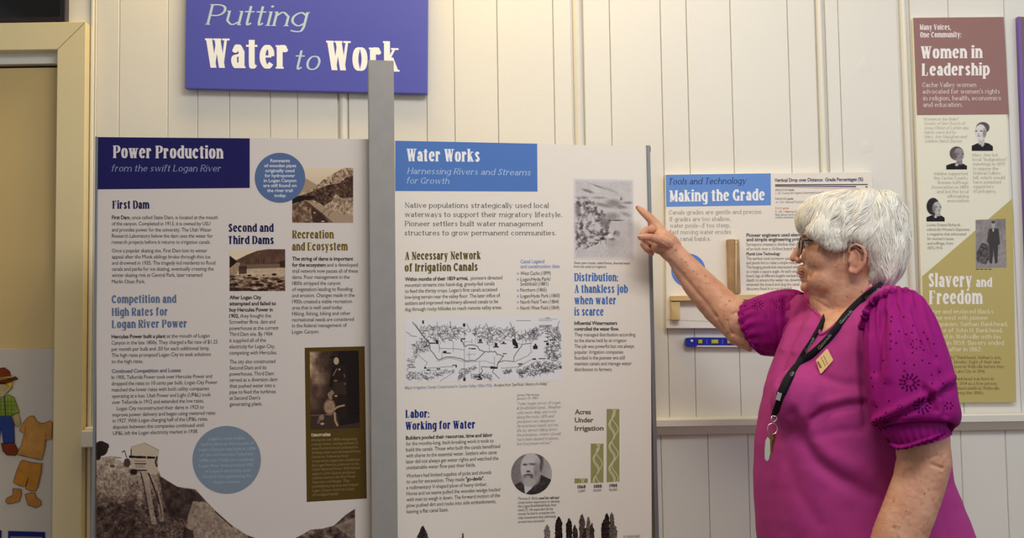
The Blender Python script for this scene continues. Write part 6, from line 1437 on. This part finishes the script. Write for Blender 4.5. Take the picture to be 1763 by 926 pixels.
def ribbon(name, pts, w, m, parent, off=.004, tail=None):
    p = crom(pts, 14); d = np.gradient(p[:, :2], axis=0); d /= np.linalg.norm(d, axis=1)[:, None]; nx = np.stack([-d[:, 1], d[:, 0]], 1)
    C = SBL.hit(p[:, 0], p[:, 1], off)
    if tail is not None:
        tl = np.array([q[:] for q in tail]); C = np.vstack([tl, C]); tx, ty = topx(tl)
        nx = np.vstack([np.repeat(nx[:1], len(tl), 0), nx]); p = np.vstack([np.repeat(p[:1], len(tl), 0), p])
    for _ in range(10): C[1:-1] = C[1:-1] * .5 + (C[:-2] + C[2:]) * .25
    dist = (C - np.array(CAM)) @ np.array(fw); W = (w if np.ndim(w) else np.full(len(p), w)) / 2 * dist / F
    side = nx[:, :1] * np.array(rt)[None] - nx[:, 1:] * np.array(up)[None]
    side = side + .0 * C; V = np.vstack([C + side * W[:, None], C - side * W[:, None]]); n_ = len(p)
    o = mobj(name, V, [(i, i + 1, n_ + i + 1, n_ + i) for i in range(n_ - 1)], m, parent, True)
    md = o.modifiers.new('s', 'SOLIDIFY'); md.thickness = .0014; md.offset = 0; return o, C
lan = empty('lanyard', P(1340, 690, 1.93)); lan.parent = person; lan.matrix_parent_inverse = Matrix.Translation(-Vector(person.location))
def lobj(o): o.parent = lan; o.matrix_parent_inverse = Matrix.Translation(-Vector(lan.location)); return o
s2, C2 = ribbon('strap', [(1421, 546), (1412, 563), (1399, 586), (1380, 615), (1362, 648), (1348, 678)], 10, m_lan, None, .006, tail=[P(1432, 515, 2.14), P(1428, 524, 2.12), P(1425, 533, 2.09)]); lobj(s2)
s1, C1 = ribbon('strap', [(1521, 490.5), (1512, 496), (1485, 516), (1456, 545), (1432, 578), (1404, 606), (1380, 624), (1358, 650), (1343, 682)], 15, m_lan, None, .007, tail=[P(1515, 496, 2.10), P(1521, 491, 2.07), P(1526, 488, 2.04)]); lobj(s1)
class Near:
    """points in front of the strap surface, along the view of the strap's own face"""
    def __init__(s, objs):
        vs_, fs_ = [], []
        for o in objs:
            b0 = len(vs_); vs_ += [v.co[:] for v in o.data.vertices]; fs_ += [tuple(i + b0 for i in p.vertices) for p in o.data.polygons]
        s.s = Surf(BVHTree.FromPolygons(vs_, fs_))
    def hit(s, px, py, off=0.0): return s.s.hit(px, py, np.asarray(off) + .0009)
LN = {'o': None, 'plane': Near([s1])}
lobj(text(LN, 'lettering', 'sansi', (150, 160, 150), 7, [('Gatorade', 1484, 511, 1512, 490.5)], rot=True)) if False else None
for args, pl in (((('Gatorade', 1491, 516, 1516, 498),), s1), ((('Gatorade', 1448, 558, 1468, 536),), s1), ((('Gatorade', 1411, 602, 1432, 577),), s1), ((('Gatorade', 1390, 607, 1403, 582),), s2), ((('Gatorade', 1364, 648, 1377, 622),), s2)):
    bd = {'o': None, 'plane': Near([pl])}
    lobj(text(bd, 'lettering', 'sansi', (150, 158, 150), 5.2, list(args), rot=True))
m_chr = mat('chrome', (200, 196, 190), rough=.22, metal=1)
m_brs = mat('key_brass', (150, 110, 60), rough=.35, metal=1)
def near_pt(px, py, off): h = SBL.hit([px], [py], off)[0]; return Vector(h)
s3, _ = ribbon('strap', [(1346, 678), (1341, 692), (1336, 706), (1332, 718)], 11, m_lan, None, .009); lobj(s3)
def lb(name, b, m, smooth=True):
    me = bpy.data.meshes.new(name); b.to_mesh(me); b.free(); me.materials.append(m)
    if smooth: me.shade_smooth()
    o = bpy.data.objects.new(name, me); COL.objects.link(o); return lobj(o)
yk = near_pt(1341, 690, .012).y
KP = Plane((0, yk - .004, 0), (0, -1, 0))
lobj(slab('metal_clip', KP, [(1339.5, 675), (1347, 677.5), (1343, 691), (1336, 688)], .004, m_chr, None, bev=.0008))
def lp(px, py, dy=0.0): return P(px, py, yk - .006 + dy)
b = bmesh.new(); loft(b, [lp(1329, 716), lp(1337, 717), lp(1337.5, 722), lp(1332, 727), lp(1327.5, 722), lp(1329, 716)], .0012, 8); lb('swivel_hook', b, m_chr)
b = bmesh.new(); loft(b, [lp(1330 + 8.5 * math.sin(t), 738 - 9.5 * math.cos(t), .002 * math.sin(t)) for t in np.linspace(0, 2 * math.pi, 25)], .0011, 8, caps=False); lb('key_ring', b, m_chr)
KQ = Plane((0, yk - .010, 0), (0, -1, 0))
lobj(slab('key_fob', KQ, [(1322, 752), (1326, 757), (1326.5, 780), (1324, 791), (1320, 794.5), (1317, 790), (1316.8, 776), (1318, 760)], .003, mat('pale_fob', (178, 182, 168), rough=.3), None, bev=.0008))
lobj(slab('key', Plane((0, yk - .006, 0), (0, -1, 0)), [(1325, 746), (1331, 747), (1332, 756), (1329, 760), (1329, 786), (1326.5, 790), (1325, 786), (1325.5, 760), (1323.5, 755)], .002, m_brs, None, bev=.0004))
lobj(slab('key', Plane((0, yk - .003, 0), (0, -1, 0)), [(1330, 745), (1336, 748), (1335, 758), (1332, 766), (1330, 780), (1328, 779), (1329, 762), (1327, 754)], .002, mat('dark_red_tag', (86, 26, 34), rough=.4), None, bev=.0004))
h = SBl.cast(1419, 622); nbd = (h[1] + (CAM - h[0]).normalized() * .8).normalized()
BDP = Plane(h[0] + nbd * .007, nbd)
badge = slab('name_badge', BDP, [(1404.5, 620), (1422.5, 601), (1424.5, 600.8), (1434, 619), (1433.5, 621.5), (1414, 643), (1412, 643)], .003, mat('badge_wood', (222, 188, 132), rough=.4), person, bev=.0006)
bd = {'o': badge, 'plane': BDP}
for p_, w_ in (([(1413.5, 633), (1407.5, 622)], 3.4), ([(1421, 630), (1413.5, 614)], 1.1), ([(1425, 627), (1417.5, 611)], 1.1)):   # print too small to read
    for k in range(0, 8, 2 if w_ < 2 else 2):
        q = lambda t: (p_[0][0] + (p_[1][0] - p_[0][0]) * t, p_[0][1] + (p_[1][1] - p_[0][1]) * t)
        lines_part('print_mark', BDP, [[q(k / 8), q((k + 1.5) / 8)]], w_, (112, 76, 44), badge, .0006)

# ---------------- trousers and shoes (below the picture)
m_tr = mat('navy_trousers', (44, 46, 62), rough=.8)
bm = bmesh.new()
loft(bm, [Vector((.735, 2.07, .90)), Vector((.74, 2.07, .82)), Vector((.745, 2.07, .74))], [(.17, .185), (.19, .195), (.17, .18)], 40, upv=(1, 0, 0))
for s in (-1, 1):
    loft(bm, [Vector((.745, 2.07 + s * .09, .80)), Vector((.745, 2.07 + s * .095, .62)), Vector((.74, 2.07 + s * .10, .42)), Vector((.745, 2.07 + s * .10, .2)), Vector((.75, 2.07 + s * .10, .075))], [(.10, .09), (.092, .085), (.072, .068), (.066, .062), (.064, .060)], 28, upv=(1, 0, 0))
place(fuse(bm, .008, 4), 'trousers', m_tr, person)
for s in (-1, 1):
    bm = bmesh.new()
    loft(bm, [Vector((.80, 2.07 + s * .10, .045)), Vector((.76, 2.07 + s * .10, .055)), Vector((.70, 2.07 + s * .10, .050)), Vector((.63, 2.07 + s * .10, .036)), Vector((.575, 2.07 + s * .10, .028)), Vector((.55, 2.07 + s * .10, .024))], [(.030, .026), (.055, .038), (.050, .042), (.036, .046), (.028, .042), (.018, .026)], 24)
    for v in bm.verts: v.co.z = max(v.co.z, .012)
    sh_ = place(fuse(bm, .004, 2), 'shoe', mat('shoe_leather', (60, 52, 48), rough=.5), person)
    bmobj('sole', box_bm(.56, .82, 2.07 + s * .10 - .036, 2.07 + s * .10 + .036, 0, .016, .006), mat('shoe_sole', (200, 196, 188), rough=.7), sh_)
